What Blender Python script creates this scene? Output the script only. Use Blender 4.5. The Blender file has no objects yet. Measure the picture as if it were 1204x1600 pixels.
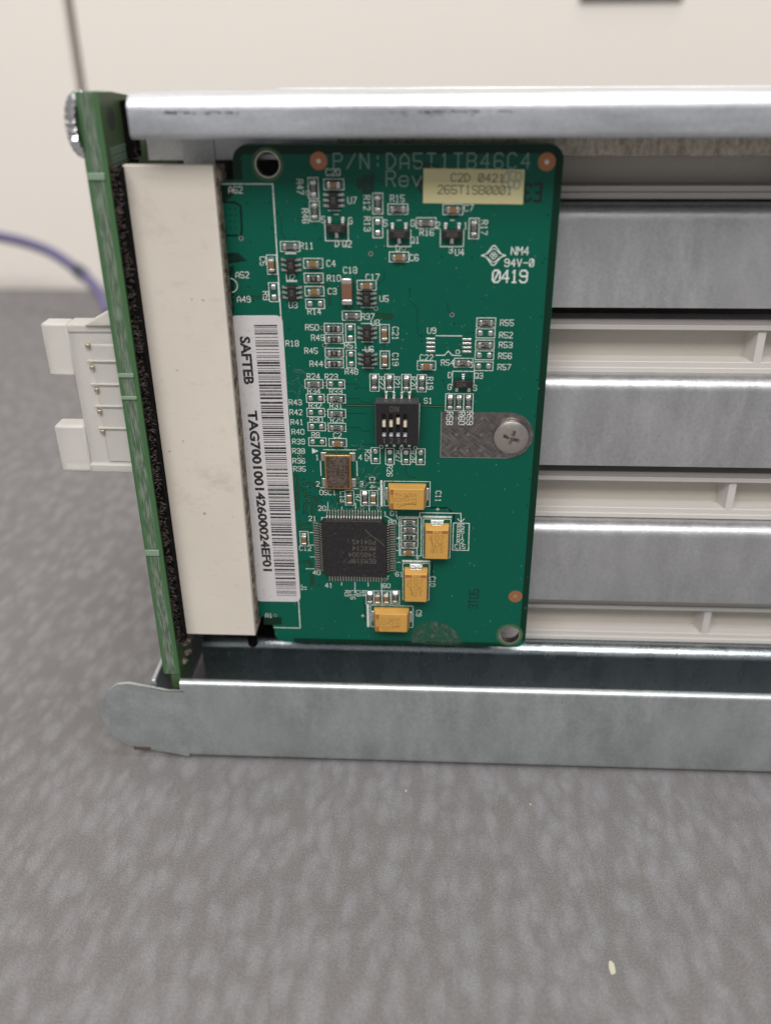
import bpy, math, random
from mathutils import Vector, Matrix
import numpy as np
random.seed(7)
R_ = math.radians
S = 0.001            # everything below is written in millimetres
scene = bpy.context.scene
C = scene.collection

# ------------------------------------------------------------------ camera
ZT = 42.9            # height of the board's datum above the table top
FPX, CXP, CYP = 1400.0, 602.0, 800.0
_d = np.array([22, 2650, 1400.]); _d /= np.linalg.norm(_d)
_r = np.array([29400, 495.6, -1400.]); _r /= np.linalg.norm(_r)
_r = _r - _d * (_r @ _d); _r /= np.linalg.norm(_r)
_n = np.cross(_r, _d)
RC = np.array([_r, _n, -_d])
CAM = np.array([13.2096, -139.0781, 81.5162])
cam_d = bpy.data.cameras.new('camera'); cam = bpy.data.objects.new('camera', cam_d); C.objects.link(cam)
m = Matrix.Identity(4)
for i in range(3):
    m[i][0] = RC[i][0]; m[i][1] = -RC[i][1]; m[i][2] = -RC[i][2]
m[0][3] = CAM[0] * S; m[1][3] = CAM[1] * S; m[2][3] = (CAM[2] + ZT) * S
cam.matrix_world = m
cam_d.sensor_fit = 'VERTICAL'; cam_d.sensor_height = 36; cam_d.sensor_width = 36
cam_d.lens = FPX / 1600 * 36
cam_d.clip_start = 0.005; cam_d.clip_end = 50
cam_d.dof.use_dof = True; cam_d.dof.focus_distance = 0.153; cam_d.dof.aperture_fstop = cam_d.lens / 2.7
scene.camera = cam

def onY(px, py, Y):
    v = RC @ np.array([(px - CXP) / FPX, (py - CYP) / FPX, 1.]); t = (Y - CAM[1]) / v[1]
    return CAM + v * t
def onZ(px, py, Z):
    v = RC @ np.array([(px - CXP) / FPX, (py - CYP) / FPX, 1.]); t = (Z - CAM[2]) / v[2]
    return CAM + v * t
def P(px, py, w=0.0):                       # photo point -> board coordinates (x, up)
    p = onY(px, py, -w); return (p[0], p[2])

# ------------------------------------------------------------------ light
w = bpy.data.worlds.new("World"); scene.world = w; w.use_nodes = True
bg = w.node_tree.nodes['Background']; bg.inputs[0].default_value = (0.97, 0.97, 1.0, 1); bg.inputs[1].default_value = 0.32
def area(name, loc, rot, sx, sy, power, col):
    l = bpy.data.lights.new(name, 'AREA'); l.shape = 'RECTANGLE'; l.size = sx; l.size_y = sy; l.energy = power; l.color = col
    o = bpy.data.objects.new(name, l); C.objects.link(o); o.location = loc; o.rotation_euler = rot
    return o
area('ceiling_lamp', (-0.12, -0.95, 1.30), (R_(36), 0, 0), 1.5, 0.55, 25, (1.0, 0.97, 0.94))
area('ceiling_lamp', (0.25, -0.02, 1.6), (0, R_(8), 0), 0.7, 0.5, 13, (1.0, 0.97, 0.94))
vs = scene.view_settings
vs.view_transform = 'Standard'; vs.look = 'None'; vs.gamma = 1; vs.exposure = 0

# ------------------------------------------------------------------ materials
def mat(name, col, rough=.5, metal=0., coat=0., spec=.5, **k):
    mt = bpy.data.materials.new(name); mt.use_nodes = True
    b = mt.node_tree.nodes['Principled BSDF']
    b.inputs['Base Color'].default_value = (*col, 1); b.inputs['Roughness'].default_value = rough
    b.inputs['Metallic'].default_value = metal; b.inputs['Coat Weight'].default_value = coat
    b.inputs['Specular IOR Level'].default_value = spec
    b.inputs['Coat Roughness'].default_value = k.get('coat_rough', .1)
    if 'trans' in k: b.inputs['Transmission Weight'].default_value = k['trans']
    if 'alpha' in k: b.inputs['Alpha'].default_value = k['alpha']
    if 'sss' in k:
        b.inputs['Subsurface Weight'].default_value = k['sss']; b.inputs['Subsurface Scale'].default_value = .003
    return mt
class NT:
    def __init__(s, mt):
        s.t = mt.node_tree; s.n = s.t.nodes; s.b = s.n['Principled BSDF']; s.tc = s.n.new('ShaderNodeTexCoord')
        s.out = s.tc.outputs['Object']
    def mapping(s, scale, rot=(0, 0, 0)):
        m_ = s.n.new('ShaderNodeMapping'); m_.inputs['Scale'].default_value = scale; m_.inputs['Rotation'].default_value = rot
        s.t.links.new(s.out, m_.inputs[0]); return m_.outputs[0]
    def noise(s, scale, detail=4, rough=.55, vec=None, dist=0):
        n_ = s.n.new('ShaderNodeTexNoise'); n_.inputs['Scale'].default_value = scale; n_.inputs['Detail'].default_value = detail
        n_.inputs['Roughness'].default_value = rough; n_.inputs['Distortion'].default_value = dist
        s.t.links.new(vec or s.out, n_.inputs['Vector']); return n_.outputs['Fac']
    def voro(s, scale, vec=None, feature='F1'):
        n_ = s.n.new('ShaderNodeTexVoronoi'); n_.inputs['Scale'].default_value = scale; n_.feature = feature
        s.t.links.new(vec or s.out, n_.inputs['Vector']); return n_.outputs['Distance']
    def ramp(s, fac, stops):
        r_ = s.n.new('ShaderNodeValToRGB'); e = r_.color_ramp.elements
        while len(e) < len(stops): e.new(.5)
        for el, (p, c) in zip(e, stops):
            el.position = p; el.color = (c, c, c, 1) if not hasattr(c, '__len__') else (*c, 1)
        s.t.links.new(fac, r_.inputs[0]); return r_.outputs[0]
    def mix(s, fac, a, b, mode='MIX'):
        x = s.n.new('ShaderNodeMix'); x.data_type = 'RGBA'; x.blend_type = mode
        for v, i in ((fac, 0), (a, 6), (b, 7)):
            if isinstance(v, (int, float)): x.inputs[i].default_value = v
            elif isinstance(v, tuple): x.inputs[i].default_value = (*v, 1)
            else: s.t.links.new(v, x.inputs[i])
        return x.outputs[2]
    def color(s, o): s.t.links.new(o, s.b.inputs['Base Color'])
    def rough(s, o): s.t.links.new(o, s.b.inputs['Roughness'])
    def bump(s, h, dist, strength=1.):
        bm_ = s.n.new('ShaderNodeBump'); bm_.inputs['Distance'].default_value = dist; bm_.inputs['Strength'].default_value = strength
        s.t.links.new(h, bm_.inputs['Height']); s.t.links.new(bm_.outputs[0], s.b.inputs['Normal'])

M = {}
# solder mask
def mask(name, col, col2):
    mt = mat(name, col, .34, 0, .0, spec=.25); n = NT(mt)
    a = n.noise(90, 4); sp = n.ramp(n.noise(2600, 2, .5), [(.735, 0.), (.77, 1.)])
    c = n.mix(a, col, col2); n.color(n.mix(sp, c, tuple(min(1, x * 1.25 + .02) for x in col)))
    n.rough(n.ramp(n.noise(160, 5, .7), [(.3, .27), (.75, .45)])); n.bump(n.noise(700, 3), .00002, .6)
    return mt
M['mask'] = mask('green_solder_mask', (.0, .090, .055), (.0, .107, .067))
M['mask_dark'] = mask('dark_green_solder_mask', (.002, .024, .013), (.003, .030, .016))
M['mask_teal'] = mask('teal_via_mask', (.006, .080, .075), (.006, .10, .09))
M['mask_line'] = mask('olive_trace_mask', (.055, .13, .06), (.065, .14, .065))
M['gap'] = mask('trace_gap_mask', (.001, .014, .010), (.001, .016, .011))
mt = mat('laminate_edge', (.05, .14, .06), .5); n = NT(mt)
n.color(n.mix(n.noise(400, 3), (.02, .10, .035), (.10, .17, .07))); M['edge'] = mt
mt = mat('white_silkscreen_ink', (.55, .58, .54), .6); n = NT(mt)
n.color(n.mix(n.ramp(n.noise(2200, 3, .7), [(.38, 1.), (.5, 0.)]), (.72, .74, .70), (.36, .48, .42))); M['silk'] = mt
M['silk_dim'] = mat('thin_grey_green_lettering', (.23, .33, .28), .5)
M['ink'] = mat('black_stamp_ink', (.004, .008, .007), .45)
mt = mat('tinned_solder', (.74, .72, .70), .22, 1.); n = NT(mt); n.rough(n.ramp(n.noise(1500, 3), [(.3, .16), (.8, .42)])); n.bump(n.noise(900, 3), .00006, .6); M['tin'] = mt
M['lead'] = mat('dull_tinned_lead', (.62, .57, .53), .32, 1.)
mt = mat('copper_ring', (.42, .17, .075), .42, .45); n = NT(mt); n.color(n.mix(n.noise(900, 3), (.36, .14, .06), (.46, .20, .09))); M['copper'] = mt
M['black'] = mat('black_epoxy', (.016, .014, .014), .45)
mt = mat('dusty_black_epoxy', (.014, .013, .014), .55); n = NT(mt)
d1 = n.ramp(n.noise(1700, 4, .75), [(.52, 0.), (.78, .32)]); d2 = n.ramp(n.voro(2200), [(.04, .5), (.13, 0.)])
n.color(n.mix(d2, n.mix(d1, (.013, .012, .013), (.13, .11, .10)), (.10, .09, .085))); n.bump(n.noise(2500, 3), .00003); M['epoxy'] = mt
M['resistor'] = mat('black_resistor_glaze', (.018, .017, .017), .3)
M['ceramic'] = mat('grey_ceramic', (.30, .28, .26), .5)
mt = mat('tan_capacitor_ceramic', (.32, .16, .05), .42); n = NT(mt); n.color(n.mix(n.noise(1500, 2), (.20, .105, .04), (.28, .155, .065))); M['tan'] = mt
M['brown'] = mat('brown_capacitor_ceramic', (.20, .10, .06), .4)
mt = mat('yellow_moulded_resin', (.66, .34, .05), .42); n = NT(mt)
sc = n.ramp(n.noise(1300, 6, .8), [(.60, 0.), (.72, .55)])
n.color(n.mix(sc, n.mix(n.noise(250, 3), (.56, .30, .062), (.64, .355, .085)), (.20, .11, .04))); n.bump(n.noise(3000, 3), .00002); M['yellow'] = mt
M['band'] = mat('brown_polarity_band', (.36, .13, .045), .5)
M['etch'] = mat('laser_etched_brown', (.30, .145, .03), .6)
M['crack'] = mat('dark_hairline', (.10, .06, .04), .7)
M['mark'] = mat('white_chip_marking', (.50, .48, .45), .6)
M['mark_dim'] = mat('grey_laser_marking', (.13, .115, .10), .6)
M['gold'] = mat('gold_can_rim', (.50, .30, .11), .32, .85)
mt = mat('brown_oscillator_lid', (.10, .07, .05), .4, .5); n = NT(mt); n.color(n.mix(n.ramp(n.noise(1400, 5, .7), [(.45, 0.), (.7, 1.)]), (.09, .06, .045), (.24, .19, .15))); M['osclid'] = mt
M['ivory'] = mat('ivory_slider', (.72, .62, .47), .4)
M['swmark'] = mat('pale_switch_mark', (.55, .57, .62), .4)
M['swbody'] = mat('black_switch_body', (.014, .013, .014), .38)
M['swframe'] = mat('grey_switch_frame', (.07, .07, .075), .4)
mt = mat('white_label_paper', (.66, .62, .62), .42); n = NT(mt)
n.color(n.mix(n.ramp(n.noise(1500, 3, .6), [(.60, 0.), (.70, .5)]), n.mix(n.noise(60, 3), (.59, .57, .575), (.65, .63, .63)), (.35, .31, .30))); M['paper'] = mt
mt = mat('pale_yellow_paper', (.66, .60, .27), .55); n = NT(mt); n.color(n.mix(n.noise(250, 4), (.62, .57, .30), (.70, .65, .36))); M['ypaper'] = mt
mt = mat('black_print', (.02, .02, .02), .5); n = NT(mt); n.color(n.mix(n.ramp(n.noise(1800, 3, .7), [(.56, 0.), (.68, .6)]), (.018, .017, .02), (.22, .21, .21))); M['print'] = mt
M['blueink'] = mat('faded_blue_ink', (.20, .30, .30), .6)
# ground pad
mt = mat('scratched_tin_plating', (.36, .34, .33), .3, 1.); n = NT(mt)
def strk(ang, sy):
    m1 = n.mapping((1, 1, 1), (0, 0, R_(ang))); m2 = n.n.new('ShaderNodeMapping'); m2.inputs['Scale'].default_value = (1, sy, 1)
    n.t.links.new(m1, m2.inputs[0]); return m2.outputs[0]
v1 = strk(42, .12); v2 = strk(-50, .15)
s1 = n.noise(2600, 5, .7, v1); s2 = n.noise(2200, 5, .7, v2); mx = n.mix(n.ramp(n.noise(420, 3), [(.42, 0.), (.58, 1.)]), s1, s2)
n.color(n.mix(n.ramp(mx, [(.40, 0.), (.62, 1.)]), (.16, .15, .145), (.36, .335, .32)))
n.rough(n.ramp(mx, [(.3, .5), (.7, .25)])); n.bump(mx, .00005); M['pad'] = mt
mt = mat('nickel_screw', (.55, .51, .47), .33, 1.); n = NT(mt); n.rough(n.ramp(n.noise(900, 4), [(.3, .26), (.75, .46)])); n.bump(n.noise(700, 4), .00005, .6); M['nickel'] = mt
M['chrome'] = mat('bright_knurled_steel', (.72, .72, .73), .2, 1.)
# galvanised steel
def steel(name, lo, hi, axis, rough, metal=.86):
    mt = mat(name, lo, rough, metal); n = NT(mt)
    oi = n.n.new('ShaderNodeObjectInfo'); va = n.n.new('ShaderNodeVectorMath'); va.operation = 'ADD'; n.t.links.new(n.out, va.inputs[0]); n.t.links.new(oi.outputs['Random'], va.inputs[1]); n.out = va.outputs[0]
    st = n.noise(230, 6, .65, n.mapping(axis)); fine = n.noise(1500, 4, .75); big = n.noise(60, 4)
    lo = tuple(x * 1.08 for x in lo); hi = tuple(x * 1.12 for x in hi)
    c = n.mix(n.ramp(st, [(.36, 0.), (.64, 1.)]), lo, hi); c = n.mix(n.ramp(fine, [(.36, .28), (.6, 0.)]), c, tuple(x * .55 for x in lo))
    pits = n.ramp(n.noise(520, 3, .6), [(.74, 0.), (.78, .4)])
    n.color(n.mix(pits, n.mix(n.ramp(big, [(.4, 0.), (.65, .35)]), c, tuple(x * 1.1 for x in hi)), (.12, .12, .12)))
    n.rough(n.ramp(st, [(.3, rough - .05), (.7, rough + .08)])); n.bump(n.mix(.5, fine, st), .00012, .8)
    return mt
M['steel'] = steel('galvanised_steel', (.47, .475, .485), (.55, .555, .565), (1, 1, .3), .42)
M['steel_rail'] = steel('galvanised_rail_steel', (.46, .48, .51), (.58, .60, .63), (.2, 1, 1), .44)
M['steel_blue'] = steel('bluish_galvanised_steel', (.42, .45, .46), (.51, .54, .54), (1, 1, .4), .42)
M['steel_shaded'] = steel('shaded_galvanised_steel', (.31, .345, .365), (.37, .41, .43), (1, 1, .4), .26, 1.)  # darker copy of the steel, paints in the shade behind the front lip
mt = mat('dirty_galvanised_strip', (.40, .37, .33), .5, .6); n = NT(mt)
n.color(n.mix(n.ramp(n.noise(1500, 5, .7, n.mapping((1, 1, .5))), [(.35, 0.), (.65, 1.)]), (.30, .26, .20), (.60, .55, .47))); n.bump(n.noise(700, 4), .00015); M['strip'] = mt
M['scuff'] = mat('dark_scuff', (.10, .11, .11), .6)
M['rust'] = mat('brown_cut_edge', (.12, .09, .075), .6, .4)
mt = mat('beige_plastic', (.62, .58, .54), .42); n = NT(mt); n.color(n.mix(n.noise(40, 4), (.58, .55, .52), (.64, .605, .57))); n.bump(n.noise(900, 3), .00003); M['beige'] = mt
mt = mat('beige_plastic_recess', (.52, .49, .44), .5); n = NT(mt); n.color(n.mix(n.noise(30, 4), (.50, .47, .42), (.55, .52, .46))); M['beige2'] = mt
M['void'] = mat('painted_shade_black', (.03, .03, .03), .6)  # near-black paints in the shade inside the cage and the holes
# connector plastics
mt = mat('ivory_connector_plastic', (.72, .63, .53), .45); n = NT(mt)
lines = n.noise(300, 2, .5, n.mapping((1, 1, .12)))
c = n.mix(n.ramp(n.noise(35, 4), [(.3, 0.), (.7, 1.)]), (.64, .585, .51), (.72, .66, .58))
c = n.mix(n.ramp(n.noise(700, 2, .5), [(.74, 0.), (.79, .6)]), c, (.25, .2, .16))
c = n.mix(n.ramp(n.noise(110, 6, .75), [(.55, 0.), (.78, .5)]), c, (.40, .34, .28)); c = n.mix(n.ramp(n.noise(900, 3, .6, n.mapping((1, 1, .25))), [(.62, 0.), (.75, .22)]), c, (.35, .30, .25))
n.color(c); n.bump(lines, .00004, .5); M['ivoryconn'] = mt
mt = mat('dark_speckled_seam', (.12, .10, .08), .7); n = NT(mt); n.color(n.mix(n.ramp(n.noise(900, 4, .7), [(.4, 0.), (.6, 1.)]), (.05, .04, .03), (.36, .30, .24))); M['seam'] = mt
M['fuzz'] = mat('black_fibre', (.006, .005, .005), .95, spec=.1)
M['fuzz2'] = mat('grey_fibre', (.22, .18, .16), .9)
M['nylon'] = mat('natural_nylon', (.88, .86, .81), .4, trans=.5)
M['pin'] = mat('brass_pin', (.50, .43, .32), .42, .8)
# backplane
mt = mat('green_backplane_side', (.07, .15, .055), .42); n = NT(mt); n.color(n.mix(n.noise(160, 4), (.03, .075, .028), (.07, .11, .045))); M['bside'] = mt
mt = mat('backplane_cut_edge', (.2, .24, .2), .55); n = NT(mt)
sep = n.n.new('ShaderNodeSeparateXYZ'); n.t.links.new(n.out, sep.inputs[0])
fib = n.noise(3200, 3, .6, n.mapping((1, .10, 1.2)))
# local x runs 0..3.2 mm across the laminate: green plies at both faces, grey glass core
mr = n.n.new('ShaderNodeMapRange'); mr.inputs['From Max'].default_value = .0032; n.t.links.new(sep.outputs[2], mr.inputs['Value'])
core = n.ramp(mr.outputs[0], [(.10, 0.), (.30, .9), (.66, 1.), (.80, .0)])
big = n.ramp(n.noise(45, 3), [(.35, .55), (.6, 1.)])
grey = n.mix(n.ramp(fib, [(.42, 0.), (.6, 1.)]), (.06, .10, .06), (.22, .26, .21))
n.color(n.mix(core, (.05, .135, .048), n.mix(big, (.075, .15, .068), grey))); M['bedge'] = mt
M['milky'] = mat('milky_break_off_tab', (.22, .31, .21), .5)
# table
mt = mat('grey_speckled_laminate', (.2, .19, .19), .55); n = NT(mt)
blob = n.noise(1.0, 1.2, .4, n.mapping((370, 190, 1), (0, 0, R_(3))), .1)
vm = n.mapping((350, 150, 1), (0, 0, R_(3))); wob = n.noise(1.2, 2, .5, vm)
va_ = n.n.new('ShaderNodeVectorMath'); va_.operation = 'ADD'; n.t.links.new(vm, va_.inputs[0]); n.t.links.new(wob, va_.inputs[1])
cell = n.ramp(n.voro(1.0, va_.outputs[0]), [(.02, 1.), (.80, 0.)]); blob = n.mix(.5, blob, cell)
grain = n.noise(3200, 4, .85); g2 = n.noise(650, 4, .7)
base = n.mix(n.ramp(blob, [(.32, 0.), (.66, 1.)]), (.136, .130, .131), (.192, .190, .200))
base = n.mix(n.ramp(grain, [(.30, .8), (.52, 0.)]), base, (.075, .068, .063)); base = n.mix(n.ramp(grain, [(.50, 0.), (.72, .55)]), base, (.34, .335, .33))
base = n.mix(n.ramp(g2, [(.3, .30), (.55, 0.)]), base, (.12, .11, .105)); n.color(base)
n.rough(n.ramp(blob, [(.4, .60), (.62, .48)])); n.bump(n.mix(.25, grain, blob), .00012, .6); M['table'] = mt
mt = mat('cream_painted_panel', (.80, .735, .67), .55); n = NT(mt); n.color(n.mix(n.noise(5, 3), (.84, .785, .72), (.87, .815, .75))); M['wall'] = mt
M['wallgap'] = mat('grey_panel_gap', (.13, .125, .13), .6)
M['socket'] = mat('grey_socket_plastic', (.16, .145, .13), .5)
M['violet'] = mat('violet_cable_sheath', (.13, .115, .22), .5)
M['sleeve'] = mat('dark_cable_sleeve', (.05, .06, .08), .5)
M['cream'] = mat('cream_paint_fleck', (.46, .44, .34), .6)
M['dust'] = mat('pale_dust_fibre', (.42, .40, .36), .9)
mt = mat('dried_adhesive_film', (.16, .19, .15), .6); n = NT(mt)
n.color(n.mix(n.ramp(n.noise(1500, 4, .8), [(.45, 0.), (.75, 1.)]), (.05, .09, .06), (.34, .36, .29)))
al = n.ramp(n.noise(420, 5, .75), [(.38, .05), (.72, .75)]); n.t.links.new(al, n.b.inputs['Alpha']); M['film'] = mt

# ------------------------------------------------------------------ mesh helpers
class MB:
    def __init__(s): s.v = []; s.f = []; s.m = []; s.k = 0
    def add(s, vs, fs, mi=0):
        o = len(s.v); s.v += [tuple(x) for x in vs]; s.f += [tuple(o + i for i in f) for f in fs]; s.m += [mi] * len(fs); return s
    def box(s, x0, x1, y0, y1, z0, z1, mi=0, top=None):
        # top: (inset_x, inset_y) taper at z1
        a, b = top or (0, 0)
        return s.add([(x0, y0, z0), (x1, y0, z0), (x1, y1, z0), (x0, y1, z0), (x0 + a, y0 + b, z1), (x1 - a, y0 + b, z1), (x1 - a, y1 - b, z1), (x0 + a, y1 - b, z1)],
                     [(3, 2, 1, 0), (4, 5, 6, 7), (0, 1, 5, 4), (1, 2, 6, 5), (2, 3, 7, 6), (3, 0, 4, 7)], mi)
    def prism(s, poly, z0, z1, mi=0, side=None, inset=0.):
        n_ = len(poly); cx = sum(p[0] for p in poly) / n_; cy = sum(p[1] for p in poly) / n_
        q = [(p[0] + (cx - p[0]) * inset, p[1] + (cy - p[1]) * inset) for p in poly]
        o = len(s.v); s.v += [(x, y, z0) for x, y in poly] + [(x, y, z1) for x, y in q]
        s.f.append(tuple(o + i for i in reversed(range(n_)))); s.m.append(mi); s.f.append(tuple(o + n_ + i for i in range(n_))); s.m.append(mi)
        for i in range(n_):
            j = (i + 1) % n_; s.f.append((o + i, o + j, o + n_ + j, o + n_ + i)); s.m.append(mi if side is None else side)
        return s
    def lathe(s, prof, n_=24, c=(0, 0), mi=0, cap=True):
        o = len(s.v)
        for r, z in prof: s.v += [(c[0] + r * math.cos(2 * math.pi * i / n_), c[1] + r * math.sin(2 * math.pi * i / n_), z) for i in range(n_)]
        for k in range(len(prof) - 1):
            for i in range(n_):
                j = (i + 1) % n_; s.f.append((o + k * n_ + i, o + k * n_ + j, o + (k + 1) * n_ + j, o + (k + 1) * n_ + i)); s.m.append(mi)
        if cap and prof[-1][0] > .05: s.f.append(tuple(o + (len(prof) - 1) * n_ + i for i in range(n_))); s.m.append(mi)
        return s
    def seg(s, a, b, w_, z, mi=0, ext=.35):     # flat ribbon with its own tiny lift
        dx, dy = b[0] - a[0], b[1] - a[1]; L = math.hypot(dx, dy) or 1e-6; dx /= L; dy /= L
        e = w_ * ext; s.k = (s.k + 1) % 4; z = z + s.k * .002; nx, ny = -dy * w_ / 2, dx * w_ / 2
        a = (a[0] - dx * e, a[1] - dy * e); b = (b[0] + dx * e, b[1] + dy * e)
        return s.add([(a[0] - nx, a[1] - ny, z), (b[0] - nx, b[1] - ny, z), (b[0] + nx, b[1] + ny, z), (a[0] + nx, a[1] + ny, z)], [(0, 1, 2, 3)], mi)
    def path(s, pts, w_, z, mi=0, close=False):
        pts = list(pts) + ([pts[0]] if close else [])
        for a, b in zip(pts, pts[1:]): s.seg(a, b, w_, z, mi)
        return s
    def ring(s, c, r, w_, z, mi=0, n_=20, a0=0, a1=360):
        o = len(s.v); full = (a1 - a0 == 360); k = n_ if full else n_ + 1
        for i in range(k):
            a = R_(a0 + (a1 - a0) * i / n_)
            for rr in (r - w_ / 2, r + w_ / 2): s.v.append((c[0] + rr * math.cos(a), c[1] + rr * math.sin(a), z))
        for i in range(n_):
            j = (i + 1) % k; s.f.append((o + 2 * i, o + 2 * i + 1, o + 2 * j + 1, o + 2 * j)); s.m.append(mi)
        return s
    def disc(s, c, r, z, mi=0, n_=16):
        o = len(s.v); s.v += [(c[0] + r * math.cos(2 * math.pi * i / n_), c[1] + r * math.sin(2 * math.pi * i / n_), z) for i in range(n_)]
        s.f.append(tuple(range(o, o + n_))); s.m.append(mi); return s
    def tube(s, pts, r, n_=6, mi=0, caps=True):
        pts = [Vector(p) for p in pts]; o = len(s.v)
        for i, p in enumerate(pts):
            t = (pts[min(i + 1, len(pts) - 1)] - pts[max(i - 1, 0)]).normalized()
            u = t.orthogonal().normalized() if i == 0 else (u - t * u.dot(t)).normalized(); v = t.cross(u)
            s.v += [tuple(p + (u * math.cos(2 * math.pi * k / n_) + v * math.sin(2 * math.pi * k / n_)) * r) for k in range(n_)]
        for i in range(len(pts) - 1):
            for k in range(n_):
                j = (k + 1) % n_; s.f.append((o + i * n_ + k, o + i * n_ + j, o + (i + 1) * n_ + j, o + (i + 1) * n_ + k)); s.m.append(mi)
        if caps:
            s.f.append(tuple(o + k for k in reversed(range(n_)))); s.m.append(mi)
            s.f.append(tuple(o + (len(pts) - 1) * n_ + k for k in range(n_))); s.m.append(mi)
        return s
    def sheet(s, prof, th, x0, x1, mi=0):
        """bent sheet metal: profile in (y,z), thickness th to its right side, run along x"""
        q = [Vector(p) for p in prof]; off = []
        for i, p in enumerate(q):
            a = (q[i] - q[i - 1]).normalized() if i > 0 else None; b = (q[i + 1] - q[i]).normalized() if i < len(q) - 1 else None
            t = ((a or b) + (b or a)).normalized(); nn = Vector((t.y, -t.x)); k = 1 / max(.5, nn.dot(Vector(((a or b).y, -(a or b).x))))
            off.append(p + nn * th * k)
        loop = [tuple(p) for p in q] + [tuple(p) for p in reversed(off)]; n_ = len(loop); o = len(s.v)
        s.v += [(x0, y, z) for y, z in loop] + [(x1, y, z) for y, z in loop]
        for i in range(n_):
            j = (i + 1) % n_; s.f.append((o + i, o + j, o + n_ + j, o + n_ + i)); s.m.append(mi)
        h = len(q)
        for i in range(h - 1):
            a, b, c_, d_ = i, i + 1, n_ - 2 - i, n_ - 1 - i
            s.f.append((o + a, o + d_, o + c_, o + b)); s.m.append(mi); s.f.append((o + n_ + a, o + n_ + b, o + n_ + c_, o + n_ + d_)); s.m.append(mi)
        return s
    def text(s, txt, c, h, rot=0., w_=.13, adv=None, z=.03, mi=0, aspect=.6, slash=False, align='c'):
        u = h / 6; ux = h * aspect / 4; adv = adv or (ux * 4 + h * .22); total = adv * (len(txt) - 1) + ux * 4
        ca, sa = math.cos(R_(rot)), math.sin(R_(rot)); x = -total / 2 if align == 'c' else 0
        for ch in txt:
            g = GL.get(ch, '')
            if slash and ch == '0': g += ';11 35'
            for st in g.split(';'):
                pts = [(x + int(p[0]) * ux, int(p[1]) * u - h / 2) for p in st.split()]
                pts = [(c[0] + a * ca - b * sa, c[1] + a * sa + b * ca) for a, b in pts]
                if len(pts) > 1: s.path(pts, w_, z, mi)
            x += adv
        return s
    def mesh(s, name, mats, sharp=32):
        me = bpy.data.meshes.new(name); me.from_pydata([(x * S, y * S, z * S) for x, y, z in s.v], [], s.f)
        for m_ in mats: me.materials.append(m_)
        me.polygons.foreach_set('material_index', s.m); me.polygons.foreach_set('use_smooth', [True] * len(s.f))
        me.update()
        try: me.set_sharp_from_angle(angle=R_(sharp))
        except Exception: pass
        return me
GL = {'0': "10 30 41 45 36 16 05 01 10", '1': "15 26 20;10 30", '2': "05 16 36 45 44 00 40", '3': "05 16 36 45 44 33 13;33 42 41 30 10 01",
 '4': "30 36 02 42", '5': "46 06 03 33 42 41 30 10 01", '6': "45 36 16 05 01 10 30 41 42 33 13 02", '7': "06 46 10",
 '8': "13 04 05 16 36 45 44 33 13 02 01 10 30 41 42 33", '9': "01 10 30 41 45 36 16 05 04 13 33 44", 'A': "00 04 26 44 40;02 42",
 'B': "00 06 36 45 44 33 03;33 42 41 30 00", 'C': "45 36 16 05 01 10 30 41", 'D': "00 06 26 44 42 20 00", 'E': "46 06 00 40;03 33",
 'F': "46 06 00;03 33", 'G': "45 36 16 05 01 10 30 41 43 23", 'J': "46 41 30 10 01", 'K': "00 06;46 02;13 40", 'M': "00 06 23 46 40",
 'N': "00 06 40 46", 'O': "10 30 41 45 36 16 05 01 10", 'P': "00 06 36 45 44 33 03", 'Q': "10 30 41 45 36 16 05 01 10;22 40",
 'R': "00 06 36 45 44 33 03;23 40", 'S': "45 36 16 05 04 13 33 42 41 30 10 01", 'T': "06 46;26 20", 'U': "06 01 10 30 41 46", 'V': "06 20 46",
 'X': "00 46;06 40", '/': "00 46", ':': "21 22;24 25", '-': "03 43", '+': "03 43;21 25", '.': "20 21", 'e': "02 42 43 34 14 03 01 10 30 41",
 'v': "04 20 44", 'r': "10 14;12 23 34"}

def link(name, me, parent=None, loc=(0, 0, 0), rot=(0, 0, 0), bevel=0., kind=None, label=None, seg=2):
    o = bpy.data.objects.new(name, me); C.objects.link(o); o.location = tuple(x * S for x in loc); o.rotation_euler = rot
    if parent: o.parent = parent
    if bevel:
        b = o.modifiers.new('bevel', 'BEVEL'); b.width = bevel * S; b.segments = seg; b.limit_method = 'ANGLE'; b.angle_limit = R_(40)
    if kind: o['kind'] = kind
    if label: o['label'] = label
    return o
def obj(name, mb, mats, parent=None, **k):
    mats = mats if isinstance(mats, (list, tuple)) else [mats]
    return link(name, mb.mesh(name, [M[x] for x in mats]), parent, **k)
def thing(name, label, cat, loc=(0, 0, 0), rot=(0, 0, 0), group=None):
    o = bpy.data.objects.new(name, None); C.objects.link(o); o.empty_display_size = .01
    o.location = tuple(x * S for x in loc); o.rotation_euler = rot; o['label'] = label; o['category'] = cat
    if group: o['group'] = group
    return o
def rrect(x0, x1, y0, y1, r, n_=6):
    out = []
    for cx, cy, a in ((x1 - r, y1 - r, 0), (x0 + r, y1 - r, 90), (x0 + r, y0 + r, 180), (x1 - r, y0 + r, 270)):
        out += [(cx + r * math.cos(R_(a + 90 * i / n_)), cy + r * math.sin(R_(a + 90 * i / n_))) for i in range(n_ + 1)]
    return out

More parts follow.
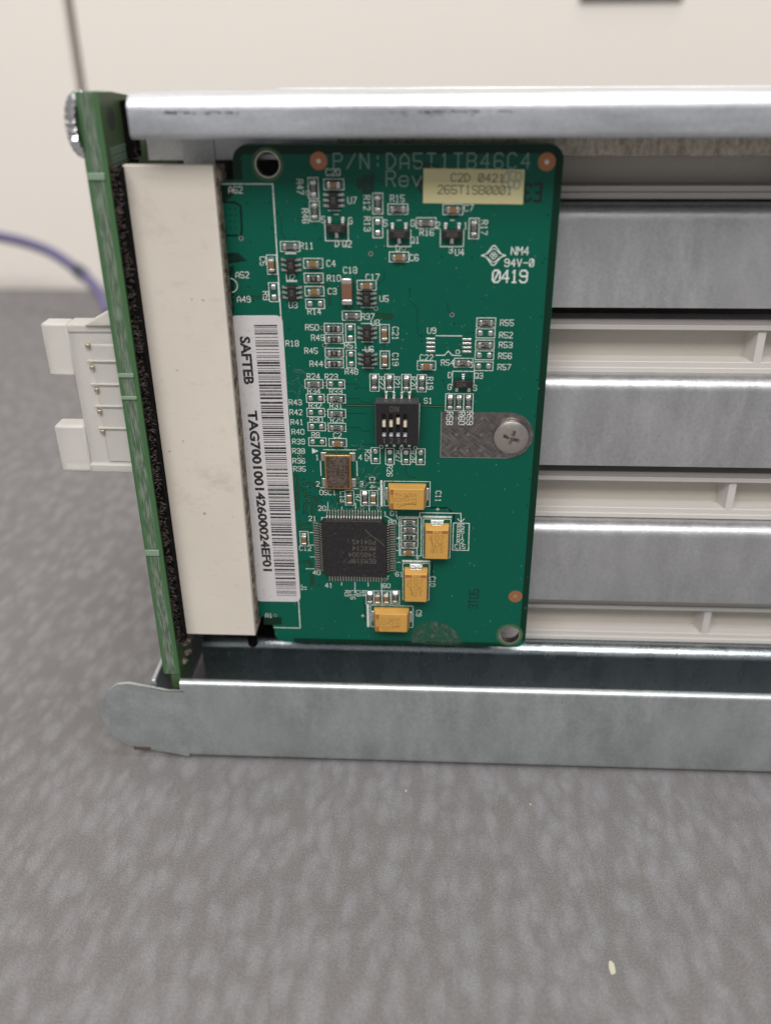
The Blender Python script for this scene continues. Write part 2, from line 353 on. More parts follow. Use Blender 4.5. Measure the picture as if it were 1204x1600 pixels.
# ================================================================== SETTING
WY = 366.
tb = MB(); tb.box(-900, 900, -700, WY - 6, -30, 0)
table = obj('table', tb, 'table'); table['kind'] = 'structure'
for px, py, r in ((955, 1512, .8), (828, 1257, .2), (634, 1236, .2)):
    p = onZ(px, py, -ZT); poly = [(p[0] + r * .75 * math.cos(a) * random.uniform(.7, 1.1), p[1] + 1.6 * r * math.sin(a) * random.uniform(.8, 1.1)) for a in [i * .6981 for i in range(9)]]
    obj('paint_fleck', MB().prism(poly, 0.0, .05), 'cream', table)
wallm = thing('wall', 'cream painted wall panels behind the grey table', 'wall', (0, WY, 0)); wallm['kind'] = 'structure'; del wallm['category']; del wallm['label']
sx = onY(117, 70, WY)[0]
obj('wall_panel', MB().box(-1600, sx - 2.3, 0, 18, -400, 1400), 'wall', wallm, bevel=1.)
obj('wall_panel', MB().box(sx + 2.3, 1800, -1.5, 18, -400, 1400), 'wall', wallm, bevel=1.)
obj('panel_gap', MB().box(sx - 2.25, sx + 2.25, 10, 17, -400, 1400), 'wallgap', wallm)
pa = onY(905, 3, WY - 3); pb = onY(1066, 3, WY - 3)
sk = thing('wall_socket', 'dark grey socket box on the wall at the upper right edge', 'socket', ((pa[0] + pb[0]) / 2, WY - 1.6, pa[2] + ZT))
hw = (pb[0] - pa[0]) / 2
obj('socket_box', MB().box(-hw, hw, -1.4, 0, 0, 60), 'socket', sk, bevel=.5)
obj('face_plate', MB().box(-hw + 3, hw - 3, -2.2, -1.4, 3, 57), 'socket', sk, bevel=.8)
# violet cable lying in a loop between the cage and the wall
pts = []
for px, py, Y in ((-90, 362, 322), (-40, 364, 320), (0, 370, 316), (40, 379, 312), (78, 393, 306), (108, 412, 298), (132, 431, 290), (150, 450, 282), (163, 470, 275), (170, 490, 268)):
    p = onY(px, py, Y); pts.append(Vector((p[0], p[1], max(2.4, p[2] + ZT))))
def smooth(pts, n_=6):
    out = []
    for i in range(len(pts) - 1):
        p0, p1, p2, p3 = pts[max(i - 1, 0)], pts[i], pts[i + 1], pts[min(i + 2, len(pts) - 1)]
        for k in range(n_):
            t = k / n_; out.append(.5 * ((2 * p1) + (p2 - p0) * t + (2 * p0 - 5 * p1 + 4 * p2 - p3) * t * t + (3 * p1 - p0 - 3 * p2 + p3) * t ** 3))
    return out + [pts[-1]]
cp = smooth(pts); cab = thing('violet_cable', 'violet cable curving over the table behind the drive cage', 'cable')
obj('sheath', MB().tube(cp, 2.6, 12), 'violet', cab); k = len(cp) * 6 // 10
obj('cable_sleeve', MB().tube(cp[k:k + 4], 3.2, 12), 'sleeve', cab)

# ================================================================== DRIVE CAGE
cage = thing('drive_cage', 'galvanised steel drive cage standing on the grey table', 'drive cage', (0, 0, ZT))
XR = 175.
def zz(px, py, Y): return onY(px, py, Y)[2]
YS = 5.0    # front face of the bars
# top panel + front rail, one bent sheet (profile in y,z)
TOP = 75.1; RB = 69.45; FY = -8.0; r = 2.1
prof = [(YS - .2, TOP)] + [(FY + r - r * math.sin(R_(a)), TOP - r + r * math.cos(R_(a))) for a in range(0, 91, 9)] + [(FY + .9 - .9 * math.cos(R_(a)), RB + .9 - .9 * math.sin(R_(a))) for a in (0, 20, 40, 60, 80)]

rb = MB(); rb.sheet([(y, z) for y, z in reversed(prof)], 1.1, -28.5, XR)
obj('top_rail', rb, 'steel_rail', cage)
# raised panel behind the rail
pz = [onY(px, py, YS + .6) for px, py in ((412, 144), (424, 139.5), (436, 137.2))]
poly = [(pz[0][0], TOP - 4), (pz[0][0], pz[0][2])] + [(p[0], p[2]) for p in pz[1:]] + [(XR, pz[2][2] - .25), (XR, TOP - 4)]
obj('raised_edge', MB().prism(list(reversed(poly)), -3.2, -1.3), 'steel_rail', cage, loc=(0, YS - .6, 0), rot=(R_(90), 0, 0), bevel=.5)
obj('unseen_shade_cover', MB().box(-28, XR, YS + 1.2, 150, 66.3, 67.3), 'void', cage)  # added cover, out of view, keeps light out of the cage interior
zb = zz(1000, 244.5, YS)
zl = zz(418, 251.5, YS)
obj('top_strip', MB().box(-30.5, -1.0, YS, YS + 1.1, zl, TOP - 1.3), 'steel', cage, bevel=.25)
obj('top_strip', MB().box(-.95, XR, YS, YS + 1.1, zb, TOP - 1.3), 'strip', cage, bevel=.25)
# punched tab seen at the far left of the strip
obj('punched_tab', MB().prism(rrect(-24.8, -20.0, 63.8, 69.5, .8), 0.02, .3), 'steel', cage, loc=(0, YS, 0), rot=(R_(90), 0, 0))
# scuff marks on the rail
sc = MB(); rs = random.Random(3)
for (xa, xb, y0, y1, num) in ((252, 372, 162, 172, 60), (600, 640, 168, 180, 14), (655, 725, 160, 182, 50), (725, 800, 166, 178, 26)):
    for i in range(num):
        px = rs.uniform(xa, xb); py = rs.gauss((y0 + y1) / 2, (y1 - y0) / 4); p = onY(px, py, FY); L = rs.uniform(.1, .8); h_ = rs.uniform(.02, .13)
        if p[2] > TOP - r - .05: p[2] = TOP - r - .05 - rs.random() * .3
        sc.add([(p[0] - L / 2, FY - .01, p[2]), (p[0] + L * .5, FY - .01, p[2] - h_ * rs.random()), (p[0] + L * .3, FY - .01, p[2] + h_), (p[0] - L * .4, FY - .01, p[2] + h_)], [(0, 1, 2, 3)])
obj('scuff_marks', sc, 'scuff', cage, kind='stuff')
# bars with a rounded, turned-back top edge
rads = 2.5
bars = []
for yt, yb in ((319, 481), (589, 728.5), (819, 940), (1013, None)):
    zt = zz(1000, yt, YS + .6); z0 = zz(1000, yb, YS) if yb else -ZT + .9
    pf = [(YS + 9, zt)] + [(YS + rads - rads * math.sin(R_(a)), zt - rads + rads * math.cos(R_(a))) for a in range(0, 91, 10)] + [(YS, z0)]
    obj('cage_bar', MB().sheet(list(reversed(pf)), 1.0, -31.6, XR), 'steel' if yb and yt != 1013 else 'steel_shaded', cage)  # lowest bar gets the steel with channel shade in its colour
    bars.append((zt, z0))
# bottom channel: floor and front lip, table side bend
lipz = zz(700, 1079, -8.4); r2 = 1.3; LY = -8.4; zf = -ZT + .15
pf = [(LY + 1.9, lipz - 1.6), (LY + 1.9, lipz - .7)] + [(LY + .95 + .95 * math.cos(R_(a)), lipz - .7 + .95 * math.sin(R_(a))) for a in range(15, 181, 15)] + [(LY + r2 - r2 * math.cos(R_(a)), zf + r2 - r2 * math.sin(R_(a))) for a in range(0, 91, 15)] + [(60, zf), (150, zf)]
lip = MB().sheet(pf, -.6, -32.6, XR); obj('bottom_channel', lip, 'steel_blue', cage)
# rounded tab at the left end of the lip
tab = [onY(px, py, LY) for px, py in ((290, 1083), (262, 1080), (232, 1074), (200, 1068), (182, 1070), (168, 1080), (158, 1098), (158, 1118), (166, 1138), (182, 1154), (203, 1164), (232, 1170))]
poly = [(p[0], p[2]) for p in tab[1:]]; poly = [(-32.6, poly[0][1])] + poly + [(-32.6, zf + .25)]
obj('end_tab', MB().prism(list(reversed(poly)), -.6, 0), 'steel_blue', cage, loc=(0, LY, 0), rot=(R_(90), 0, 0))
ru = MB(); q = [onY(px, py, LY - .03) for px, py in ((234, 1074.5), (262, 1080.5), (288, 1080.5))]
for a, b in zip(q, q[1:]): ru.add([(a[0], LY - .03, a[2] - .12), (b[0], LY - .03, b[2] - .12), (b[0], LY - .03, b[2] + .04), (a[0], LY - .03, a[2] + .04)], [(0, 1, 2, 3)])
q = [onY(px, py, LY - .03) for px, py in ((208, 1163), (220, 1166), (236, 1170))]
obj('cut_edge', ru, 'rust', cage)
obj('edge_chip', MB().box(q[0][0], q[-1][0], LY - .06, LY + .4, q[-1][2] - .35, q[0][2] - .5), 'rust', cage, bevel=.1)
xw = onY(238, 1076, LY)[0]
obj('side_wall', MB().box(xw - .5, xw + .5, LY + 1.1, 150, zf + 1.1, lipz - .25), 'steel_blue', cage, bevel=.3)
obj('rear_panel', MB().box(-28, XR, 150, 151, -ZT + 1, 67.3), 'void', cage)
obj('inner_side_panel', MB().box(-28.6, -27.6, YS + 10, 149, -ZT + 1.4, 66.2), 'void', cage)  # coloured near-black so that this lit panel looks shaded
# ------------------------------------------------ plastic drive blanks, one in each bay
YP = 8.2
def blank(z1, z2, z3, z4, label):
    t = thing('drive_blank', label, 'plastic blank', (60, YP, ZT + (z1 + z4) / 2), (0, 0, 0), 'beige plastic blanks in the cage bays')
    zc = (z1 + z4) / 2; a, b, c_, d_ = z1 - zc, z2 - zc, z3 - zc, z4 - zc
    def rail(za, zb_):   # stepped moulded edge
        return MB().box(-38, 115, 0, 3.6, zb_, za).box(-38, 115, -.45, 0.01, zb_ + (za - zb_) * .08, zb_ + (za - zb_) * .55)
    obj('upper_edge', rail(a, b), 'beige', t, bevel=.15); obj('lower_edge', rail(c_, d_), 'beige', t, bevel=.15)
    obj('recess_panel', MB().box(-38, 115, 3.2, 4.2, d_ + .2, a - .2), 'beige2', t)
    wx = onY(1186, 543, YP)[0] - 60
    for dx in (0, 46):
        w_ = MB().add([(wx + dx - .65, 0, c_), (wx + dx + .65, 0, c_), (wx + dx + .65, 0, b), (wx + dx - .65, 0, b), (wx + dx - 1.5, 3.21, c_), (wx + dx + 1.2, 3.21, c_), (wx + dx + 1.2, 3.21, b), (wx + dx - 1.5, 3.21, b)],
            [(0, 1, 2, 3), (0, 3, 7, 4), (1, 5, 6, 2)])
        obj('web', w_, 'beige', t)
    e = MB().ring((0, 0), 1.9, .09, 0, n_=32); obj('ejector_mark', e, 'beige', t, loc=(wx - 9.5, 3.17, (b + c_) / 2 + .2), rot=(R_(90), 0, 0))
    sg = MB().box(0, 2.6, 0, .12, 0, .12); obj('moulding_mark', sg, 'beige', t, loc=(wx - 33, 3.1, b - .9))
    return t
zs = [zz(1000, y, YP) for y in (498.5, 516, 564.5, 583)]
labs = ['beige plastic blank in the shaded top bay under the steel rail', 'beige plastic blank in the second bay, beside the printed board marks',
        'beige plastic blank in the third bay, below the bar level with the board screw', 'beige plastic blank in the lowest bay above the bottom channel']
labs[1] = 'beige plastic blank in the bay directly above the bar level with the board screw'
pitch = 27.75
for i, dz in enumerate((pitch + .35, 0, -pitch, -2 * pitch + .15)):
    blank(*[z + dz for z in zs], labs[i])

# ================================================================== BACKPLANE
XB = -32.75; BY = -6.5
bp = thing('backplane_board', 'thick green backplane circuit board standing on edge at the left of the cage', 'circuit board', (XB - 3.2, BY, ZT))
z_b, z_t = -23.9, 75.5
lm = MB(); lm.prism([(0, z_b), (60, z_b), (60, 66), (24, 66), (21.5, 73.0), (13.4, 74.35), (6.2, 75.15), (0, z_t)], 0, 3.2, 1, 0)
obj('laminate', lm, ['bedge', 'bside'], bp, rot=(R_(90), 0, R_(90)), bevel=.12)
for z0, z1 in ((64.0, 65.0), (34.6, 35.3), (30.9, 31.5), (2.0, 3.2)):
    obj('break_off_stub', MB().box(.1, 2.6, -.22, .02, z0, z1), 'milky', bp, bevel=.1)
obj('lower_tongue', MB().box(1.3, 3.1, .1, 8, z_b - 3.4, z_b + .01), 'bside', bp, bevel=.1)
# hole with plated rim on the side that faces right
hx = onX = None
v = RC @ np.array([(174 - CXP) / FPX, (186 - CYP) / FPX, 1.]); t_ = (XB - CAM[0]) / v[0]; hp = CAM + v * t_
hb = MB().ring((0, 0), 1.75, .35, .04, n_=28).disc((0, 0), 1.6, .03, 1, 28)
obj('mounting_hole', hb, ['bside', 'void'], bp, loc=(3.2, hp[1] - BY, hp[2]), rot=(R_(90), 0, R_(90)))
gr = MB()
for i in range(6):
    for j in range(3): gr.text('C5' if (i + j) % 2 else '03', (i * 1.25 - 3, 1.4 - j * 1.2), .8, w_=.14, z=.04)
obj('printed_code', gr, 'silk_dim', bp, loc=(3.2, 5.5, 66.2), rot=(R_(90), 0, R_(90)))
# knurled knob at the top left
kp = onY(140, 196, -3.5)
kn = MB(); prof = [(4.0, 0), (4.15, .2), (4.15, .8), (3.85, 1.35), (3.2, 1.8), (2.0, 2.05), (0.01, 2.1)]; nk = 48
for r_, z_ in prof: kn.v += [((r_ * (1 + (.07 if i % 2 else -.06) * min(1, r_ / 3.5))) * math.cos(2 * math.pi * i / nk), (r_ * (1 + (.07 if i % 2 else -.06) * min(1, r_ / 3.5))) * math.sin(2 * math.pi * i / nk), z_) for i in range(nk)]
for k in range(len(prof) - 1):
    for i in range(nk):
        j = (i + 1) % nk; kn.f.append((k * nk + i, k * nk + j, (k + 1) * nk + j, (k + 1) * nk + i)); kn.m.append(0)
obj('knurled_knob', kn, 'chrome', bp, loc=(-.02, 2.6, kp[2] + .1), rot=(0, R_(-90), 0))
obj('knob_washer', MB().lathe([(3.4, -.05), (3.4, .02)], 24), 'chrome', bp, loc=(-.02, 2.6, kp[2] + .1), rot=(0, R_(-90), 0))
# ivory slot connector
cz0, cz1 = -16.75, 65.7; cx0, cx1 = -31.7, -18.45; cyf = -3.6
slot = MB(); slot.prism([(cyf, cz0), (4.95, cz0), (4.95, cz1 - 2.0), (cyf + 1.4, cz1 - .02), (cyf, cz1)], 0, cx1 - cx0)
so = thing('slot_connector', '', '', (-(XB - 3.2), -BY, 0)); del so['label']; del so['category']; so.parent = bp
obj('connector_housing', slot, 'ivoryconn', so, loc=(cx0, 0, 0), rot=(R_(90), 0, R_(90)), bevel=.2)
obj('side_seam', MB().box(cx1 - .02, cx1 + .18, cyf + 1.1, -.1, cz0 + 1.2, cz1 - .2), 'seam', so)
rf = random.Random(5); tee = MB()
zc = cz0 + 1
while zc < cz1 - 1:
    tee.box(cx1 + .15, cx1 + .20, cyf + .9, cyf + 1.7, zc, zc + .4); zc += 1.27
obj('contact_teeth', tee, 'seam', so)
obj('gasket', MB().box(XB + .02, cx0 + .3, -5.6, cyf - .02, cz0 - .3, cz1 - .2).box(XB + .02, cx0 - .01, cyf - .01, 4.8, cz0 - .3, cz1 - .2), 'fuzz', so)
fz = MB()
for i in range(5200):
    z = rf.uniform(cz0 - .4, cz1); x = rf.uniform(XB + .1, cx0 + .0); y = -5.6 - rf.random() * .25; L = rf.uniform(.25, .95); a = rf.uniform(-1, 1) + (0 if rf.random() < .5 else math.pi); ww = rf.uniform(.03, .08)
    fx = math.cos(a) * L; fzv = math.sin(a) * L
    fz.add([(x, y, z - ww), (x, y, z + ww), (x + fx, y - rf.random() * .9, z + fzv)], [(0, 1, 2)], 0 if rf.random() < .78 else 1)
for i in range(900):
    z = rf.uniform(66, 73.8); y = rf.uniform(2.2, 5.6); L = rf.uniform(.15, .6); a = rf.uniform(0, 6.28); x = XB + 1.3
    fz.add([(x, y, z - .04), (x, y, z + .04), (x + rf.random() * .4, y + math.cos(a) * L, z + math.sin(a) * L)], [(0, 1, 2)], 0 if rf.random() < .85 else 1)
obj('gasket_fibres', fz, ['fuzz', 'fuzz2'], so, kind='stuff')
obj('foam_strip', MB().box(XB + .02, XB + 1.3, 2.5, 5.6, 65.9, 73.8), 'fuzz', bp, loc=(-(XB - 3.2), -BY, 0))
# locating pegs seen above and below the connector
obj('locating_peg', MB().lathe([(.01, 0), (.6, 0), (.95, .5), (.95, 6)], 16), 'fuzz', so, loc=(-20.2, 1.0, -22.4))
obj('connector_end', MB().box(cx1 - .1, cx1 + .7, -2.3, 1.2, cz1 - 2.6, cz1 - .4), 'seam', so, bevel=.15)
# solder side clutter of the backplane below the connector
for (y, z, a, b) in ((-2, -19.6, 1.0, 1.3), (-1.4, -22.4, .9, 1.0), (1.5, -20.6, 1.1, 1.6), (-3.6, -23.0, .7, .8)):
    obj('solder_joint', MB().lathe([(a, 0), (a * .8, .5), (a * .3, b), (.01, b + .05)], 12), 'seam', bp, loc=(3.2, y - BY, z), rot=(0, R_(90), 0))
# natural nylon power header on the far side
pw = onY(150, 600, -2.0); X1 = XB - 3.2
def L_(p): return (p[0] - (XB - 3.2), p[1] - BY, p[2])
def pxbox(x0, y0, x1, y1, Yf, Yb):
    a = onY(x0, y0, Yf); b = onY(x1, y1, Yf); return (a[0] - X1, b[0] - X1, Yf - BY, Yb - BY, b[2], a[2])
hd = MB(); hd.box(*pxbox(117, 520, 172, 728, 0, 1.4)); hd.box(*pxbox(120, 500, 196, 515, -3.5, 1.2)); hd.box(*pxbox(125, 708, 203, 726, -3.5, 1.2))
xs = pxbox(72, 500, 118, 582, -3, 2); xs2 = pxbox(100, 655, 130, 727, -3, 2)
xr = -.02
def fixx(b): return (b[0], b[1], b[2], b[3], b[4], b[5])
hd = MB()
z_hi = onY(110, 500, -3)[2]; z_lo = onY(150, 727, -3)[2]
hd.box(-7.5, xr, 1.5, 4.9, z_lo + .3, z_hi - .3)                 # back wall, faces the camera
hd.box(-7.4, xr, 1.25, 5.0, z_hi - 1.4, z_hi)               # top wall
hd.box(-7.4, xr, .7, 5.0, z_lo, z_lo + 1.5)               # bottom wall
hd.box(-4.3, xr, 1.3, 4.7, z_lo + 1.7, z_hi - 3.2)
hdr = obj('power_header', hd, 'nylon', bp, bevel=.25)
x_l = onY(73, 510, -3)[0] - X1; zt_ = onY(80, 580, -3)[2]
obj('upper_lock_tab', MB().box(x_l, -7.3, 1.35, 4.6, zt_, z_hi), 'nylon', hdr, bevel=.35)
x_l2 = onY(101, 700, -3)[0] - X1; zt2 = onY(110, 657, -3)[2]
obj('lower_lock_tab', MB().box(x_l2, -7.3, 1.05, 4.6, z_lo, zt2), 'nylon', hdr, bevel=.35)
obj('header_shoulder', MB().prism([(-4.4, z_hi - .1), (xr, z_hi - .1), (xr, z_hi + 2.3)][::1], 0, 3.5), 'nylon', hdr, loc=(0, 4.2, 0), rot=(R_(90), 0, 0), bevel=.15)
for px, py in ((143.4, 535), (150.2, 568.8), (157, 603.4), (161.5, 637), (166, 668)):
    p = L_(onY(px, py, -3.6)); obj('header_pin', MB().box(-.36, .36, -1.1, 0, -.36, .36), 'pin', hdr, loc=(p[0], 1.95, p[2]), bevel=.15)
for py in (560, 596, 630, 664):
    p = L_(onY(170, py, -4)); obj('divider_rib', MB().box(-5.0, -.05, .95, 1.6, -.13, .13), 'nylon', hdr, loc=(0, 0, p[2]), bevel=.08)

# ================================================================== CONTROLLER BOARD
bd = thing('controller_board', 'green controller circuit board with yellow capacitors and barcode label, screwed to the cage', 'circuit board', (0, 0, ZT), (R_(90), 0, 0))
XL, XRR, ZTOP, ZBOT = -16.3, 31.85, 68.0, -20.55
holes = [(P(418, 257), 1.85), (P(795.5, 992), 1.95)]
def arc(cx, cy, r_, a0, a1, n_=8): return [(cx + r_ * math.cos(R_(a0 + (a1 - a0) * i / n_)), cy + r_ * math.sin(R_(a0 + (a1 - a0) * i / n_))) for i in range(n_ + 1)]
outl = arc(XRR - 2.2, ZTOP - 2.2, 2.2, 0, 90) + arc(XL + 2.2, ZTOP - 2.2, 2.2, 90, 180) + [(XL, 63.1), (-30, 63.1), (-30, -14.8), (-18.4, -14.8)] + \
    arc(-17.1, -15.9, 1.1, 100, -20, 8) + [(-15.6, -17.6)] + arc(-13.6, -18.55, 2.0, 180, 270, 6) + arc(XRR - 1.9, ZBOT + 1.9, 1.9, 270, 360)
def flat_with_holes(poly, hs, z0, z1, name, mats):
    cu = bpy.data.curves.new(name, 'CURVE'); cu.dimensions = '2D'; cu.fill_mode = 'BOTH'; cu.extrude = (z1 - z0) / 2 * S
    for pl in [poly] + [[(c_[0] + r_ * math.cos(2 * math.pi * i / 40), c_[1] + r_ * math.sin(2 * math.pi * i / 40)) for i in range(40)] for c_, r_ in hs]:
        sp = cu.splines.new('POLY'); sp.points.add(len(pl) - 1); sp.use_cyclic_u = True
        for q_, (x, y) in zip(sp.points, pl): q_.co = (x * S, y * S, 0, 1)
    o = bpy.data.objects.new(name, cu); C.objects.link(o); dg = bpy.context.evaluated_depsgraph_get()
    me = bpy.data.meshes.new_from_object(o.evaluated_get(dg)); bpy.data.objects.remove(o)
    me.transform(Matrix.Translation((0, 0, (z0 + z1) / 2 * S))); me.materials.clear()
    for m_ in mats: me.materials.append(M[m_])
    for p in me.polygons: p.material_index = 0 if abs(p.normal.z) > .5 else len(mats) - 1; p.use_smooth = False
    return me
link('board_laminate', flat_with_holes(outl, holes, -1.6, 0, 'board_laminate', ['mask', 'edge']), bd)
# margin without copper below the mask
mg = MB(); z = .004
mg.add([(XRR - 1.15, -19, z), (XRR - .05, -19, z), (XRR - .05, 66, z), (XRR - 1.15, 66, z)], [(0, 1, 2, 3)])
mg.add([(XL + 2, ZTOP - 1.3, z), (XRR - 2, ZTOP - 1.3, z), (XRR - 2, ZTOP - .05, z), (XL + 2, ZTOP - .05, z)], [(0, 1, 2, 3)])
mg.add([(XL + .05, 63.2, z), (XL + 1.3, 63.2, z), (XL + 1.3, 66, z), (XL + .05, 66, z)], [(0, 1, 2, 3)])
mg.add([(-12, ZBOT + .05, z), (XRR - 2, ZBOT + .05, z), (XRR - 2, ZBOT + .9, z), (-12, ZBOT + .9, z)], [(0, 1, 2, 3)])
for c0, r_o, a0 in (((XRR - 2.2, ZTOP - 2.2), 2.15, 0), ((XL + 2.2, ZTOP - 2.2), 2.15, 90)):
    mg.ring(c0, r_o - .55, 1.1, z + .002, a0=a0, a1=a0 + 90)
for q4 in (((344, 291), (371, 291), (371, 300), (344, 322)), ((346, 395), (372, 395), (386, 408), (352, 412)), ((350, 416), (366, 416), (366, 490), (354, 490)),
           ((412, 964), (440, 964), (440, 976), (412, 976))):
    pp = [P(*a_) for a_ in q4]; mg.add([(x, y, z + .003) for x, y in reversed(pp)], [(0, 1, 2, 3)])
obj('mask_margin', mg, 'mask_dark', bd)
# hole rims
for (c_, r_) in holes: obj('hole_rim', MB().ring(c_, r_ + .28, .5, .02, n_=40), 'mask_line', bd)
for (c_, r_) in holes:
    obj('hole_plating', MB().lathe([(r_ + .02, .03), (r_ - .12, .0), (r_ - .12, -1.6)], 40, c_, cap=False), 'lead', bd)
# fiducials
for (px, py), r_ in (((497.7, 251.4), 1.27), ((853.7, 252.9), 1.27), ((804.7, 931.9), 1.25)):
    f = obj('fiducial_mark', MB().ring((0, 0), r_ * .64, r_ * .72, .012, n_=28), 'copper', bd, loc=(*P(px, py), 0))
    obj('centre_dot', MB().lathe([(.36, .0), (.34, .06), (.2, .1), (.01, .11)], 14), 'lead', f)

sk_ = MB()   # every white line and letter printed on the board
def box_out(cx, cy, w_, h_): sk_.path([(cx - w_ / 2, cy - h_ / 2), (cx + w_ / 2, cy - h_ / 2), (cx + w_ / 2, cy + h_ / 2), (cx - w_ / 2, cy + h_ / 2)], .12, .02, close=True)
def T(txt, px, py, rot=0, h=.92, w_=.118, **k): sk_.text(txt, P(px, py), h, rot, w_, **k)
def line(*pp, w_=.15): sk_.path([P(*a_) for a_ in pp], w_, .02)

# ---------- component prototypes (board coordinates: x right, y up, z outwards)
ME = {}
def proto(key, mb, mats, sharp=32): ME[key] = mb.mesh(key, [M[x] for x in mats], sharp); return ME[key]
b = MB().box(-.78, .78, -.40, .40, .04, .42, 0); b.box(-.55, .55, -.385, .385, .42, .455, 1); proto('chip_resistor', b, ['ceramic', 'resistor'])
proto('chip_capacitor', MB().box(-.52, .52, -.41, .41, .04, .78), ['tan'])
t = MB().box(-.22, .22, -.43, .43, 0, .47); t.add([(.2, -.42, 0), (.55, -.42, 0), (.2, -.42, .36), (.2, .42, 0), (.55, .42, 0), (.2, .42, .36)], [(0, 1, 2), (3, 5, 4), (1, 4, 5, 2), (0, 3, 4, 1)]); proto('resistor_terminal', t, ['tin'])
t = MB().box(-.2, .2, -.44, .44, 0, .82); t.add([(.18, -.42, 0), (.52, -.42, 0), (.18, -.42, .55), (.18, .42, 0), (.52, .42, 0), (.18, .42, .55)], [(0, 1, 2), (3, 5, 4), (1, 4, 5, 2), (0, 3, 4, 1)]); proto('capacitor_terminal', t, ['tin'])
t = MB(); rr_ = [(.40, .0), (.38, .10), (.30, .17), (.14, .205), (.01, .21)]
o0 = 0
for r_, z_ in rr_: t.v += [(max(-.40, min(.40, r_ * 1.35 * math.cos(2 * math.pi * i / 20))) * (r_ / .4 if r_ < .3 else 1), r_ * 1.25 * math.sin(2 * math.pi * i / 20) if abs(r_ * 1.25 * math.sin(2 * math.pi * i / 20)) < .42 else math.copysign(.42, math.sin(2 * math.pi * i / 20)), z_) for i in range(20)]
for k in range(4):
    for i in range(20):
        j = (i + 1) % 20; t.f.append((k * 20 + i, k * 20 + j, (k + 1) * 20 + j, (k + 1) * 20 + i)); t.m.append(0)
proto('solder_pad', t, ['tin'], 60)
for s_ in ('0', '102', '472', '103'): proto('mark' + s_, MB().text(s_, (0, 0), .44, 0, .05, z=.462), ['mark'])

def chip(kind, px, py, v=0, txt='102', outline=True, w_=2.95, h_=1.48):
    """v: 0 lying, 1 upright; the part is copied from its prototype meshes"""
    x, y = P(px, py); rot = R_(90) if v else 0
    if outline: box_out(x, y, h_ if v else w_, w_ if v else h_)
    if kind == 'E':
        for s_ in (-1, 1):
            dx, dy = (0, .80 * s_) if v else (.80 * s_, 0)
            link('solder_pad', ME['solder_pad'], bd, (x + dx, y + dy, 0), (0, 0, rot))
        return
    name = 'chip_resistor' if kind == 'R' else 'chip_capacitor'
    jit = random.uniform(-1.5, 1.5)
    o = link(name, ME[name], bd, (x, y, 0), (0, 0, rot + R_(jit)), bevel=.05)
    term = 'resistor_terminal' if kind == 'R' else 'capacitor_terminal'; off = .80 if kind == 'R' else .70
    link('terminal', ME[term], o, (off, 0, 0), bevel=.07); link('terminal', ME[term], o, (-off, 0, 0), (0, 0, R_(180)), bevel=.07)
    if kind == 'R': link('value_print', ME['mark' + txt], o)
    return o
